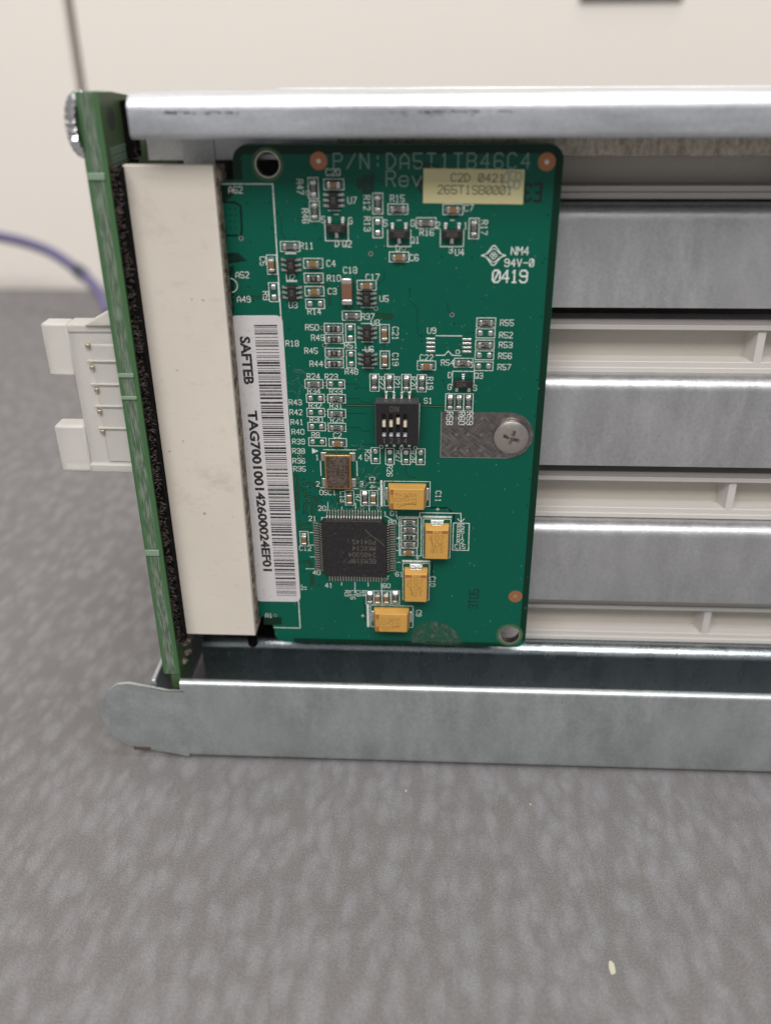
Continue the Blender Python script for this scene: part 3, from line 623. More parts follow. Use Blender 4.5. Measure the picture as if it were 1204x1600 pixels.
# name, kind, px, py, vertical, value, label px, py, rot
CH = [('C20','C',521.4,288.1,0,0,520,269,0),('R47','R',489.5,294,1,'103',468.5,292,-90),('R46','R',491.6,329.8,1,'103',477,337.5,-90),
 ('R12','R',590,318.1,1,'103',573,317,-90),('R13','E',590,355.6,1,0,573.5,350,-90),('R15','R',621.2,326.7,0,'472',620.5,310,0),
 ('R16','R',665.3,348.3,0,'103',666.5,363,0),('R17','R',740,357,1,'102',756,355.5,-90),('C7','C',707.2,327.2,0,0,732,325,0),
 ('C6','C',623.2,401.4,0,0,646.5,402.5,0),('R11','R',453.3,385.1,0,'103',479,384,0),('C5','C',424.9,413.5,1,0,411,408,-90),
 ('C4','C',489.3,411.4,0,0,517,411.5,0),('R10','R',490,434.4,0,'0',521.5,434.5,0),('C3','C',491.2,454.9,0,0,519,455,0),
 ('R14','E',492.3,474.7,0,0,491,486.5,0),('R9','E',427.7,456.5,1,0,415.5,462,-90),('C17','C',572.6,445.6,0,0,582,433,0),
 ('R37','R',549.2,493.1,0,'103',574.5,494.5,0),('R50','R',521.1,512.5,0,'0',487.5,511.5,0),('R49','R',521.8,529.4,0,'0',496.5,527.5,0),
 ('R45','R',522.2,551,0,'0',486,548,0),('R44','R',522.4,567.6,0,'0',494,568.3,0),('R51','E',547.3,520.3,1,0,548,539.5,0),
 ('R48','E',548.4,561.1,1,0,549,580.5,0),('C21','C',600.6,521.2,1,0,617.5,521,-90),('C19','C',601,562.2,1,0,617.5,561.5,-90),
 ('C22','C',666,570.9,0,0,666,558.5,0),('R24','R',490.5,599.6,0,'102',489.5,588,0),('R23','E',524.4,600,0,0,517.5,588.5,0),
 ('R34','E',492.6,622.3,0,0,490.5,611,0),('R33','R',525.7,622.9,0,'472',524.5,611.5,0),('R32','E',493.3,644.5,0,0,492.5,633.5,0),
 ('R31','R',526.1,646,0,'472',525,634,0),('R30','E',494.8,666.5,0,0,494,655.5,0),('R29','R',526.5,667.6,0,'472',526,656.5,0),
 ('R8','E',495.9,690.3,0,0,493,679.5,0),('C2','C',527.6,691.4,0,0,527,680,0),('R22','R',584.9,597.9,1,'472',596,598,-90),
 ('R21','R',608.2,598.1,1,'472',619.5,598,-90),('R20','R',634.5,598.5,1,'472',645.3,598.3,-90),('R19','R',658.5,598.9,1,'102',671.5,598.8,-90),
 ('R25','E',586.6,711.9,1,0,574.5,711.5,-90),('R26','E',608.8,713,1,0,608.5,735.5,-90),('R27','E',634.1,713.4,1,0,622.3,713,-90),
 ('R28','E',656.8,713.6,1,0,645,713.5,-90),('R55','R',759,503.9,0,'472',791.5,504.3,0),('R52','E',758,520.8,0,0,790,523.5,0),
 ('R53','R',757,538.4,0,'472',789.5,538.8,0),('R56','E',756.2,555.1,0,0,788.5,556,0),('R57','E',755.2,572.1,0,0,787.3,573.5,0),
 ('R54','R',723.7,566.7,0,'472',699,566.5,0),('R58','R',702.8,628.5,1,'102',702,653.5,-90),('R60','R',716.7,628.5,1,'102',720.8,653.5,-90),
 ('R59','R',731.3,628.5,1,'103',733.3,653.5,-90),('C13','C',546.2,777.8,1,0,535.5,776,-90),('R7','R',570,778.2,1,'102',559.5,778,-90),
 ('C14','C',583.3,778.2,1,0,581.5,754,-90),('C12','C',475.4,841.5,1,0,476.8,856.5,0),
 ('R3','R',577.9,933.7,1,'102',None,0,0),('C8','C',589.8,933.7,1,0,None,0,0),('C16','C',603.2,933.7,1,0,None,0,0),('R4','R',617.5,933.3,1,'103',None,0,0),
 ('R5','R',639.5,815.6,0,'472',None,0,0),('R6','R',639.5,826.8,0,'102',None,0,0),('R1','R',639.5,838.2,0,'0',None,0,0),('R2','R',639.5,849.5,0,'102',None,0,0),('C15','C',638.4,862,0,0,None,0,0)]
for (nm, kd, px, py, v_, tx, lx, ly, lr) in CH:
    chip(kd, px, py, v_, tx or '0')
    if lx: T(nm, lx, ly, lr)
# C18, the bigger brown capacitor
x, y = P(542.5, 453)
c18 = obj('chip_capacitor', MB().box(-.8, .8, -1.25, 1.25, .05, 1.25), 'brown', bd, loc=(x, y, 0), bevel=.08, label='larger brown ceramic capacitor standing upright with silver ends')
for s_ in (-1, 1): obj('terminal', MB().box(-.84, .84, -.42, .42, 0, 1.29), 'tin', c18, loc=(0, 1.62 * s_, 0), bevel=.16)
T('C18', 546.8, 422, 0)
# six-pin chips
proto('six_pin_body', MB().box(-.72, .72, -1.15, 1.15, .1, .62, 0).box(-.72, .72, -1.15, 1.15, .62, 1.0, 0, top=(.12, .1)).text('A4', (0, .1), .6, 90, .07, z=1.01, mi=1), ['black', 'mark_dim'])
g = MB().add([(-.30, -.17, .42), (0.05, -.17, .42), (.22, -.17, .12), (.62, -.17, .1), (.62, .17, .1), (.22, .17, .12), (.05, .17, .42), (-.30, .17, .42),
              (-.30, -.17, .56), (.1, -.17, .56), (.3, -.17, .24), (.62, -.17, .22), (.62, .17, .22), (.3, .17, .24), (.1, .17, .56), (-.30, .17, .56)],
             [(8, 9, 14, 15), (9, 10, 13, 14), (10, 11, 12, 13), (0, 1, 9, 8), (1, 2, 10, 9), (2, 3, 11, 10), (3, 4, 12, 11), (4, 5, 13, 12), (5, 6, 14, 13), (6, 7, 15, 14)])
g.box(.45, .9, -.22, .22, 0, .2, 0, top=(.12, .08)); proto('small_lead', g, ['tin'])
def sixpin(nm, px, py, lx, ly, top=True, lr=0):
    x, y = P(px, py); o = link('six_pin_chip', ME['six_pin_body'], bd, (x, y, 0), bevel=.04)
    for s_ in (-1, 1):
        for k in (-1, 0, 1): link('lead', ME['small_lead'], o, (s_ * .75, k * .78, 0), (0, 0, 0 if s_ > 0 else R_(180)))
    T(nm, lx, ly, lr)
    if top: sk_.path([(x - .75, y + 1.75), (x + .75, y + 1.75)], .3, .02)
    else: sk_.path([(x - .9, y + 1.5), (x + .9, y + 1.5)], .13, .02); sk_.path([(x - .9, y - 1.5), (x + .9, y - 1.5)], .13, .02)
sixpin('U7', 521.4, 312.5, 550, 313, False); sixpin('U2', 455.1, 413.5, 454, 433.5); sixpin('U3', 456.7, 456.5, 458, 476.5)
sixpin('U5', 572.6, 465.5, 599.8, 466.5, False); sixpin('U8', 573.6, 519.8, 586, 504, False); sixpin('U6', 574.3, 560.8, 577, 545.3, False)
# three-pin transistors
proto('sot_body', MB().box(-1.5, 1.5, -.68, .68, .1, .6).box(-1.5, 1.5, -.68, .68, .6, 1.05, 0, top=(.12, .12)), ['black'])
g = MB().box(-.24, .24, .15, .62, .08, .3, 0, top=(.03, .05)).box(-.22, .22, -.25, .3, .3, .5, 0, top=(.0, .0)); g.box(-.33, .33, .2, 1.0, 0, .22, 0, top=(.1, .12)); proto('sot_lead', g, ['tin'])
def sot(px, py, flip, mk):
    x, y = P(px, py); o = link('transistor', ME['sot_body'], bd, (x, y, 0), (0, 0, R_(180) if flip else 0), bevel=.05)
    obj('marking', MB().text(mk, (0, 0), .62, 180 if flip else 0, .07, z=1.065), 'mark_dim', o)
    for dx in (-1.0, 1.0): link('lead', ME['sot_lead'], o, (dx, .6, 0), bevel=.04)
    link('lead', ME['sot_lead'], o, (0, -.6, 0), (0, 0, R_(180)), bevel=.04)
    s_ = -1 if flip else 1
    sk_.path([(x - 1.75, y + .5 * s_), (x - 1.75, y - 1.95 * s_), (x + 1.75, y - 1.95 * s_), (x + 1.75, y + .5 * s_)], .13, .02); sk_.path([(x - .3, y + 1.9 * s_), (x + .3, y + 1.9 * s_)], .13, .02)
sot(525.6, 355.5, False, '702'); sot(623.4, 364.5, False, '702'); sot(705.9, 364.5, False, 'R18'); sot(723, 598, True, 'D04W')
for tx, px, py in (('S', 505, 343), ('G', 547, 345), ('D', 526.5, 380.5), ('Q2', 542, 381), ('S', 602, 348.5), ('G', 644.5, 348.5), ('D', 621.5, 388), ('Q1', 648, 375), ('2', 684, 352),
    ('1', 727, 352.5), ('3', 703.5, 390.5), ('U4', 717.5, 394), ('D', 702.5, 586), ('Q3', 747.5, 587), ('G', 702, 604.5), ('S', 741.7, 606), ('S1', 668.5, 626), ('U9', 674, 516.5),
    ('R18', 456.5, 536.5), ('R43', 461.5, 628.5), ('R42', 462.5, 644), ('R41', 464, 659.5), ('R40', 465.5, 674.5), ('R39', 466.5, 689.8), ('R38', 466.5, 704.5), ('R36', 467, 720), ('R35', 468, 732.5),
    ('A62', 368, 296.5), ('A52', 378.5, 429.5), ('A49', 381, 467.5), ('A1', 420, 961.5), ('1', 495.5, 714.5), ('4', 562.5, 714.5), ('2', 496.5, 756), ('3', 564.5, 756), ('OSC1', 512, 769.5),
    ('20', 503, 794), ('21', 488, 810), ('1', 601.5, 803), ('80', 612.5, 816), ('40', 494.5, 894.5), ('41', 513.5, 914.5), ('60', 603.5, 915), ('61', 623.5, 897), ('01', 615.5, 802)):
    T(tx, px, py)
for tx, px, py in (('C11', 684.5, 775.5), ('C10', 675.5, 908.5), ('C9', 654, 958), ('J1', 474.8, 918)): T(tx, px, py, -90)
for tx, px, py in (('+', 592, 764), ('+', 683.5, 795.5), ('+', 651.8, 871.5), ('+', 566.6, 962)): T(tx, px, py, h=.9)
for i, (tx, px) in enumerate((('R3', 542), ('C16', 551), ('C8', 559.5), ('R4', 568))): T(tx, px, 927 if len(tx) < 3 else 929.5, -90, h=.85, w_=.11)
# big thin lettering, part number and revision
big = MB(); big.text('P/N:DA5T1TB46C4', P(673.5, 251.5), 2.05, 0, .17, adv=1.945, z=.02, aspect=.6)
big.text('Rev', P(630.5, 279), 2.1, 0, .17, adv=1.9, z=.02, aspect=.62); obj('part_number_print', big, 'silk_dim', bd)
T('NM4', 811.8, 392, w_=.16, h=1.15, adv=.95); T('94V-0', 810.6, 410.6, w_=.17, h=1.1, adv=.93, slash=True); T('0419', 796, 431.8, h=1.8, w_=.27, adv=1.38, slash=True)
# maker's mark: an eye-shaped outline with a four-lobed centre
cx, cy = P(770.7, 399.2)
for s_ in (1, -1):
    for k, w2 in ((1.0, .17), (.68, .13)):
        sk_.path([(cx + x_ * 1.0, cy + s_ * k * (1.45 * math.exp(-(x_ / .85) ** 2) + .02)) for x_ in [i * .15 - 1.8 for i in range(25)] if abs(x_) <= (1.8 if k == 1 else 1.05)], w2, .02)
for dx, dy in ((.27, 0), (-.27, 0), (0, .27), (0, -.27)): sk_.ring((cx + dx, cy + dy), .24, .13, .03)
# outlines
line((343, 287.3), (426, 287.5), (469, 981.3), (428, 980.3), w_=.17)
sk_.ring(P(360, 446), 1.1, .14, .02, a0=-80, a1=85)
line((680.7, 524.5), (721, 524.8)); line((680.5, 555), (694, 555)); line((694, 555), (700, 548.5)); line((700, 548.5), (706, 555)); line((706, 555), (720, 555.5)); sk_.ring(P(714.7, 549.8), .32, .12, .02, n_=14)
for i in range(4):
    for px, dy in ((672.5, 529.5), (729, 530.3)):
        x, y = P(px, dy + i * 6.45); obj('solder_pad', MB().box(-.78, .78, -.2, .2, 0, .12, 0, top=(.12, .07)), 'tin', bd, loc=(x, y, 0), bevel=.04)
line((500.5, 720.5), (501.5, 743)); line((557.2, 720.5), (558, 743)); line((505, 702.5), (556.5, 703)); line((501, 762), (508, 762)); line((551, 763.5), (558.5, 763.5))
tx_, ty_ = P(492, 704.5); sk_.add([(tx_ - .5, ty_ - .55, .02), (tx_ + .6, ty_, .02), (tx_ - .5, ty_ + .55, .02)], [(0, 1, 2)])
for px, py, qx, qy in ((512, 784, 512.4, 797), (534, 792, 534, 795.5), (555.3, 786, 555.5, 795), (576.6, 791, 576.6, 797), (484, 832, 490, 832), (484, 851.5, 490, 851.5), (484.5, 870, 491, 870), (478, 888.5, 491, 888.7),
    (533.6, 910, 533.6, 914.5), (554.4, 910, 554.4, 923), (575, 910, 575, 916), (595.5, 911, 596, 923), (620, 806, 620.5, 811), (619, 841, 625.5, 841), (619, 860, 625.5, 860), (620, 878.5, 625.3, 878.5)): line((px, py), (qx, qy), w_=.13)
line((502.5, 814), (502.5, 808.5), (509, 808.5)); line((616, 814), (602, 806))
line((608, 900), (605.5, 900), (605.5, 905), w_=.12)
line((655, 801), (719.5, 802)); line((719.5, 802), (720, 815)); line((714.5, 810.5), (720, 815.5), (725, 810.5)); line((708, 817), (732.7, 817.6), (731.5, 860), (706.5, 859.3), (708, 817))
for i, s_ in enumerate(('R5', 'R6', 'R1', 'R2', 'C15')): T(s_, 719.5 - i * .3, 822.2 + i * 7.9, h=.82, w_=.12)
line((623.5, 807.5), (658, 808), (657.5, 868.5), (623.5, 867.5), (623.5, 807.5)); line((655.5, 801), (655.5, 807.5))
x_, y_ = P(620.7, 661.8); line((655.5, 630.5), (653.5, 686), w_=.14)
T('+', 623, 840, h=.7)
# tantalum outlines
for (px, py, v_) in ((635.8, 771.5, 0), (611.8, 963, 0), (649.6, 909, 1), (682, 841.5, 1)):
    x, y = P(px, py); a, b_ = (3.95, 2.4) if not v_ else (2.4, 3.95); box_out(x, y, 2 * a, 2 * b_)
    if v_: sk_.path([(x - a, y + b_ + .45), (x + a, y + b_ + .45)], .38, .022)
    else: sk_.path([(x - a - .5, y - b_), (x - a - .5, y + b_)], .42, .022)
link('silkscreen_print', sk_.mesh('silkscreen_print', [M['silk']]), bd)

# ---------- yellow tantalum capacitors
def tant(px, py, rot, seed, label):
    rd = random.Random(seed); H = 2.25
    x, y = P(px, py)
    bo = MB().box(-2.12, 2.12, -3.25, 3.25, .12, .95).box(-2.12, 2.12, -3.25, 3.25, .95, H, 0, top=(.14, .34))
    bo.f[6:6] = []; o = obj('tantalum_capacitor', bo, 'yellow', bd, loc=(x, y, 0), rot=(0, 0, R_(rot)), bevel=.09, label=label)
    bn = MB(); z = H + .012
    for a, b_ in ((-1.9, -.75), (.85, 1.9)): bn.add([(a, 2.25, z), (b_, 2.25, z), (b_, 2.82, z), (a, 2.82, z)], [(0, 1, 2, 3)])
    obj('polarity_band', bn, 'band', o)
    tx = MB(); tx.text('JJ+', (0.05, 2.5), .62, 0, .07, z=z, adv=.5).text('107', (0, 1.35), 1.0, 0, .075, z=z, adv=.9).text('10K', (.05, .05), .95, 0, .075, z=z, adv=.85).text('61S', (.1, -1.2), .8, 0, .07, z=z, adv=.75)
    tx.path([(.6, -.6), (1.3, -.6)], .06, z); obj('value_print', tx, 'etch', o)
    ck = MB(); cx_, cy_ = -1.3, 1.6; pts = [(cx_, cy_)]
    for i in range(16): cx_ += rd.uniform(-.22, .3); cy_ -= rd.uniform(.1, .34); pts.append((max(-1.85, min(1.2, cx_)), max(-2.8, cy_)))
    ck.path(pts, .05, z + .008); obj('surface_scratch', ck, 'crack', o)
    for s_ in (-1, 1):
        tm = MB().box(-1.15, 1.15, -.02, .14, .12, 1.25).box(-1.2, 1.2, -.0, .55, 0, .16, 0, top=(.05, .1))
        obj('terminal', tm, 'tin', o, loc=(0, s_ * 3.27, 0), rot=(0, 0, 0 if s_ > 0 else R_(180)), bevel=.06)
tant(635.8, 771.5, 90, 1, 'yellow tantalum capacitor nearest below the switch')
tant(682, 841.5, 0, 2, 'yellow tantalum capacitor furthest right, upright')
tant(649.6, 909, 0, 3, 'yellow tantalum capacitor upright between the chip and the bottom one')
tant(611.8, 963, 90, 4, 'lowest yellow tantalum capacitor, lying near the board bottom')

# ---------- 80-lead chip
x, y = P(554.3, 853.8); B = 5.85
body = []
for (cx_, cy_, ch) in ((B, B, 1.0), (-B, B, .55), (-B, -B, 1.0), (B, -B, .8)):
    sx_, sy_ = math.copysign(1, cx_), math.copysign(1, cy_)
    pa_, pb_ = (cx_, cy_ - sy_ * ch), (cx_ - sx_ * ch, cy_); body += [pa_, pb_] if sx_ * sy_ > 0 else [pb_, pa_]
u1 = obj('controller_chip', MB().prism(body, .12, .62).prism(body, .62, 1.15, inset=.022), 'epoxy', bd, loc=(x, y, 0), bevel=.05)
ml = MB()
for i, s_ in enumerate(('GEM318P', '2405304', 'MKXC14', 'P0414S')): ml.text(s_, (3.75, -2.35 + i * 1.32), .88, 180, .10, z=1.16, adv=.72, align='l', aspect=.52)
obj('chip_marking', ml, 'mark_dim', u1); obj('pin_one_dimple', MB().disc((3.7, 3.0), .52, 1.158), 'black', u1)
obj('scratch', MB().path([(2.0, 4.1), (3.0, 3.0), (4.4, 1.9), (5.4, .9)], .11, 1.165), 'mark_dim', u1)
g = MB().add([(-.1, -.2, .52), (-.1, .18, .52), (-.1, .42, .14), (-.1, 1.42, .08), (.1, -.2, .52), (.1, .18, .52), (.1, .42, .14), (.1, 1.42, .08),
              (-.1, -.2, .66), (-.1, .26, .66), (-.1, .52, .28), (-.1, 1.42, .22), (.1, -.2, .66), (.1, .26, .66), (.1, .52, .28), (.1, 1.42, .22)],
             [(8, 12, 13, 9), (9, 13, 14, 10), (10, 14, 15, 11), (0, 8, 9, 1), (1, 9, 10, 2), (2, 10, 11, 3), (4, 5, 13, 12), (5, 6, 14, 13), (6, 7, 15, 14), (3, 11, 15, 7)])
g.box(-.13, .13, .75, 1.55, 0, .12, 0, top=(.03, .06)); lead = proto('lead', g, ['lead'])
for side in range(4):
    a = side * 90
    for i in range(20):
        t_ = (i - 9.5) * .5; ca, sa = math.cos(R_(a)), math.sin(R_(a)); lx, ly = t_, B
        link('lead', lead, u1, (lx * ca - ly * sa, lx * sa + ly * ca, 0), (0, 0, R_(a)))
# ---------- oscillator
x, y = P(528.8, 734)
osc = obj('oscillator', MB().box(-2.25, 2.25, -3.2, 3.2, .1, 1.05), 'gold', bd, loc=(x, y, 0), bevel=.12)
obj('oscillator_lid', MB().prism(rrect(-1.98, 1.98, -2.93, 2.93, .3), 1.0, 1.14), 'osclid', osc, bevel=.04)
obj('value_print', MB().text('EXC01r4V', (.75, .1), .95, -90, .10, z=1.15, adv=.66).text('E10.000', (-.75, 0), 1.0, -90, .10, z=1.15, adv=.72), 'mark_dim', osc)
for sx_ in (-1, 1):
    for sy_ in (-1, 1): obj('solder_pad', MB().box(-.55, .55, -.85, .85, 0, .16, 0, top=(.08, .08)), 'lead', bd, loc=(x + sx_ * 2.45, y + sy_ * 2.45, 0), bevel=.05)
# ---------- DIP switch
x, y = P(620.9, 655.5, 0)
dp = thing('dip_switch', '', '', (x, y, 0)); del dp['label']; del dp['category']; dp.parent = bd
Wd, Hd, Zd = 3.45, 3.55, 2.3
fr = MB()
xs_ = [(-2.16 + i * 1.16) for i in range(4)]; sw = .32; sy0, sy1 = -2.15, 1.9
# body face built round the four slots
fr.box(-Wd, Wd, -Hd, sy0, .1, Zd).box(-Wd, Wd, sy1, Hd, .1, Zd)
edges = [-Wd] + [v_ for x_ in xs_ for v_ in (x_ - sw, x_ + sw)] + [Wd]
for i in range(0, len(edges), 2): fr.box(edges[i], edges[i + 1], sy0, sy1, .1, Zd)
fr.box(-Wd + .2, Wd - .2, sy0, sy1, .1, Zd - 1.2)
obj('switch_body', fr, 'swbody', dp)
obj('switch_frame', MB().box(-Wd - .12, -Wd - .01, -Hd, Hd, .1, Zd - .05).box(-Wd - .12, Wd + .12, Hd + .01, Hd + .35, .1, Zd - .2).box(Wd + .01, Wd + .12, -Hd, Hd, .1, Zd - .05), 'swframe', dp)
for i, x_ in enumerate(xs_):
    yo = .5 if i == 2 else 0.
    obj('slider', MB().box(x_ - sw + .03, x_ + sw - .03, yo - .5, yo + .5, Zd - 1.2, Zd - .12), 'ivory', dp, bevel=.06)
    obj('slot_mark', MB().box(x_ - sw + .04, x_ + sw - .04, sy0 + .02, sy0 + .30, Zd - 1.2, Zd - .06), 'swmark', dp)
obj('switch_print', MB().text('ON', (-.45, 2.75), .85, 0, .09, z=Zd + .01, adv=.85).text('1234', (-.38, -2.85), .8, 0, .09, z=Zd + .01, adv=1.16), 'mark_dim', dp)
for i in range(4):
    for s_ in (1, -1): obj('switch_lead', MB().box(-.24, .24, 0, 1.0, 0, .2).box(-.2, .2, -.1, .3, .2, 1.0, 0, top=(.0, .0)), 'tin', dp, loc=(-1.85 + i * 1.27, s_ * (Hd + .35), 0), rot=(0, 0, 0 if s_ > 0 else R_(180)), bevel=.06)

# ---------- ground pad and screw
a = P(687.8, 714.2); c_ = P(835.3, 645); cyy = (a[1] + c_[1]) / 2; rr2 = (c_[1] - a[1]) / 2
sxy = P(797.5, 680)
pl = [(a[0], a[1])] + arc(c_[0] - rr2, cyy, rr2, -90, 90, 24) + [(a[0], c_[1])]
obj('ground_pad', MB().prism(pl, 0, .05), 'pad', bd)
rim = MB(); rim.path([(a[0] - .02, a[1]), (a[0] - .02, c_[1])], .12, .052); rim.path([(a[0], a[1]), (c_[0] - rr2, a[1])], .1, .052)
obj('pad_rim', rim, 'lead', bd)
vh = MB()
for px, py in ((713.2, 653.5), (752.6, 653.8), (712.2, 679), (730.9, 679), (751.2, 679.3), (711.2, 702.8), (729.7, 703.6), (750.2, 703.8)): vh.ring(P(px, py), .17, .08, .06, 1, 12).disc(P(px, py), .15, .058, 0, 12)
obj('pad_vias', vh, ['void', 'tin'], bd)
# the three designators printed over the pad
pr = MB()
for s_, px in (('R58', 702), ('R60', 720.8), ('R59', 733.3)): pr.text(s_, P(px, 653.5), 1.0, -90, .14, z=.06)
obj('pad_lettering', pr, 'silk', bd)
sr = MB(); nn_ = 48
sr.lathe([(2.88, .06), (2.98, .25), (2.98, .75), (2.84, 1.02), (2.5, 1.2), (1.6, 1.38)], nn_)
sr.f.pop(); sr.m.pop()
# cross recess: inner ring follows a cross outline
o_ = len(sr.v) - nn_; cr = []
for i in range(nn_):
    th = 2 * math.pi * i / nn_; t4 = (th + R_(45 + 18)) % (math.pi / 2) - math.pi / 4
    r_ = .52 / max(.0001, math.cos(abs(t4))) ; arm = abs(abs(t4) - 0) < R_(17)
    r_ = 1.42 if arm else min(1.42, .40 / max(.05, math.sin(max(abs(t4), R_(17)))) * .75 + .05)
    cr.append((r_ * math.cos(th), r_ * math.sin(th)))
b0 = len(sr.v); sr.v += [(a_, b_, 1.39) for a_, b_ in cr]; b1 = len(sr.v); sr.v += [(a_ * .6, b_ * .6, .45) for a_, b_ in cr]; b2 = len(sr.v); sr.v.append((0, 0, .25))
for i in range(nn_):
    j = (i + 1) % nn_; sr.f += [(o_ + i, o_ + j, b0 + j, b0 + i), (b0 + i, b0 + j, b1 + j, b1 + i), (b1 + i, b1 + j, b2)]; sr.m += [0, 0, 0]
scw = obj('mounting_screw', sr, 'nickel', bd, loc=(sxy[0], sxy[1], 0))
obj('standoff', MB().lathe([(2.4, -YS - .01), (2.4, -1.62)], 24), 'nickel', scw)

# ---------- labels
def lab_frame(c4):   # c4: TL, TR, BR, BL in board coordinates -> bilinear map
    q = [Vector(p) for p in c4]
    def f(u, v): return tuple((q[0] * (1 - u) + q[1] * u) * (1 - v) + (q[3] * (1 - u) + q[2] * u) * v)
    return f
f = lab_frame([P(357.8, 493), P(441, 492.6), P(469.8, 940.2), P(399, 939.2)])
Wl = (Vector(f(1, .5)) - Vector(f(0, .5))).length; Hl = (Vector(f(.5, 1)) - Vector(f(.5, 0))).length
pl = [f(a_ / Wl, b_ / Hl) for a_, b_ in rrect(0, Wl, 0, Hl, 1.1)]
lb = obj('barcode_label', MB().prism(list(reversed(pl)), .0, .09), 'paper', bd, bevel=.03)
br = MB(); rb_ = random.Random(42); pos = .028; um = .0024
while pos < .982:
    for k in range(3):
        w1 = rb_.choice((1, 1, 1, 1, 2, 2, 3)); w2 = rb_.choice((1, 1, 2, 2, 3))
        if pos + w1 * um > .982: break
        u0, u1_ = (.455 + .03 * pos, .893 + .03 * pos)
        pp = [f(u0, pos), f(u0, pos + w1 * um * .92), f(u1_, pos + w1 * um * .92), f(u1_, pos)]
        br.add([(a_, b_, .095) for a_, b_ in pp], [(0, 1, 2, 3)]); pos += (w1 + w2) * um
    pos += um * .2
obj('barcode', br, 'print', lb)
def font_text(name, txt, p0, p1, height, m_, parent, z=.1, bold=.0, rot_extra=0.):
    """sans lettering fitted between two points of the board (baseline middle line)"""
    cu = bpy.data.curves.new(name, 'FONT'); cu.body = txt; cu.size = 1; cu.offset = bold; cu.align_x = 'LEFT'; cu.align_y = 'BOTTOM_BASELINE'; cu.resolution_u = 3
    o = bpy.data.objects.new(name, cu); C.objects.link(o); dg = bpy.context.evaluated_depsgraph_get(); me = bpy.data.meshes.new_from_object(o.evaluated_get(dg)); bpy.data.objects.remove(o)
    xs = [v_.co.x for v_ in me.vertices]; ys = [v_.co.y for v_ in me.vertices]; a_ = Vector(p0); b_ = Vector(p1); d_ = b_ - a_; L = d_.length; d_.normalize(); nrm = Vector((-d_.y, d_.x))
    ys0 = min(ys); k = L / (max(xs) - min(xs)); ky = height / (max(ys) - ys0)
    for v_ in me.vertices:
        p = a_ + d_ * (v_.co.x - min(xs)) * k + nrm * ((v_.co.y - ys0) * ky - height / 2); v_.co = (p.x * S, p.y * S, z * S)
    me.materials.clear(); me.materials.append(M[m_]); return link(name, me, parent)
font_text('label_lettering', 'SAFTEB', P(382.5, 525.5), P(389.5, 600.5), 1.72, 'print', lb, bold=.04)
font_text('label_lettering', 'TAG700100142600024EF01', P(394, 641), P(418.5, 892), 1.72, 'print', lb, bold=.04)
f = lab_frame([P(661.3, 262.9), P(819.3, 264.9), P(816.3, 319.2), P(660.5, 317.2)])
yl = obj('paper_label', MB().prism([f(0, 1), f(1, 1), f(1, 0), f(0, 0)], .0, .1), 'ypaper', bd)
for s_, sgn in ((-1, 0),): pass
a_ = math.degrees(math.atan2(f(1, .5)[1] - f(0, .5)[1], f(1, .5)[0] - f(0, .5)[0]))
obj('label_lettering', MB().text('C2D 0421', P(745.8, 277.6), 1.08, a_, .13, z=.105, adv=.995, aspect=.66, slash=True).text('265T1SB0001', P(741.5, 296.6), 1.15, a_, .13, z=.105, adv=1.01, aspect=.66, slash=True), 'print', yl)
obj('blue_stamp', MB().text('A58', P(799, 281), 2.3, -7, .13, z=.115, adv=.86, aspect=.36), 'blueink', yl)
# ---------- black stamps
st = MB(); st.text('E3', P(831.5, 301), 2.35, 180, .38, z=.02, adv=1.45, aspect=.42)
obj('ink_stamp', st, 'ink', bd); st = MB(); st.text('3TO5', P(739.5, 936), 1.65, 90, .16, z=.02, adv=1.1, aspect=.48)
obj('ink_stamp', st, 'ink', bd); st = MB()
for i, (dx, h1, h2) in enumerate(((-13, 281, 295), (-8, 277, 300), (-3, 274, 302), (2, 272, 302), (7, 270, 300), (11, 270, 297))): st.path([P(573 + dx, h1), P(571.5 + dx, (h1 + h2) / 2), P(573 + dx * .9, h2)], .22 if i % 2 else .3, .02)
obj('ink_stamp', st, 'ink', bd); st = MB()
st.path([P(652, 276), P(658, 284), P(653, 292), P(659, 299)], .32, .02); st.path([P(653, 258), P(664, 255), P(684, 259), P(684, 262)], .3, .02); st.path([P(660, 260), P(672, 262)], .3, .02)
obj('ink_stamp', st, 'ink', bd)
# adhesive film at the bottom
fl = [P(*q) for q in ((641, 1003), (643, 990), (650, 978), (662, 970), (680, 971), (697, 976), (711, 986), (719, 996), (722, 1006), (700, 1008), (670, 1006))]
obj('adhesive_residue', MB().add([(x_, y_, .012) for x_, y_ in reversed(fl)], [tuple(range(len(fl)))]), 'film', bd)

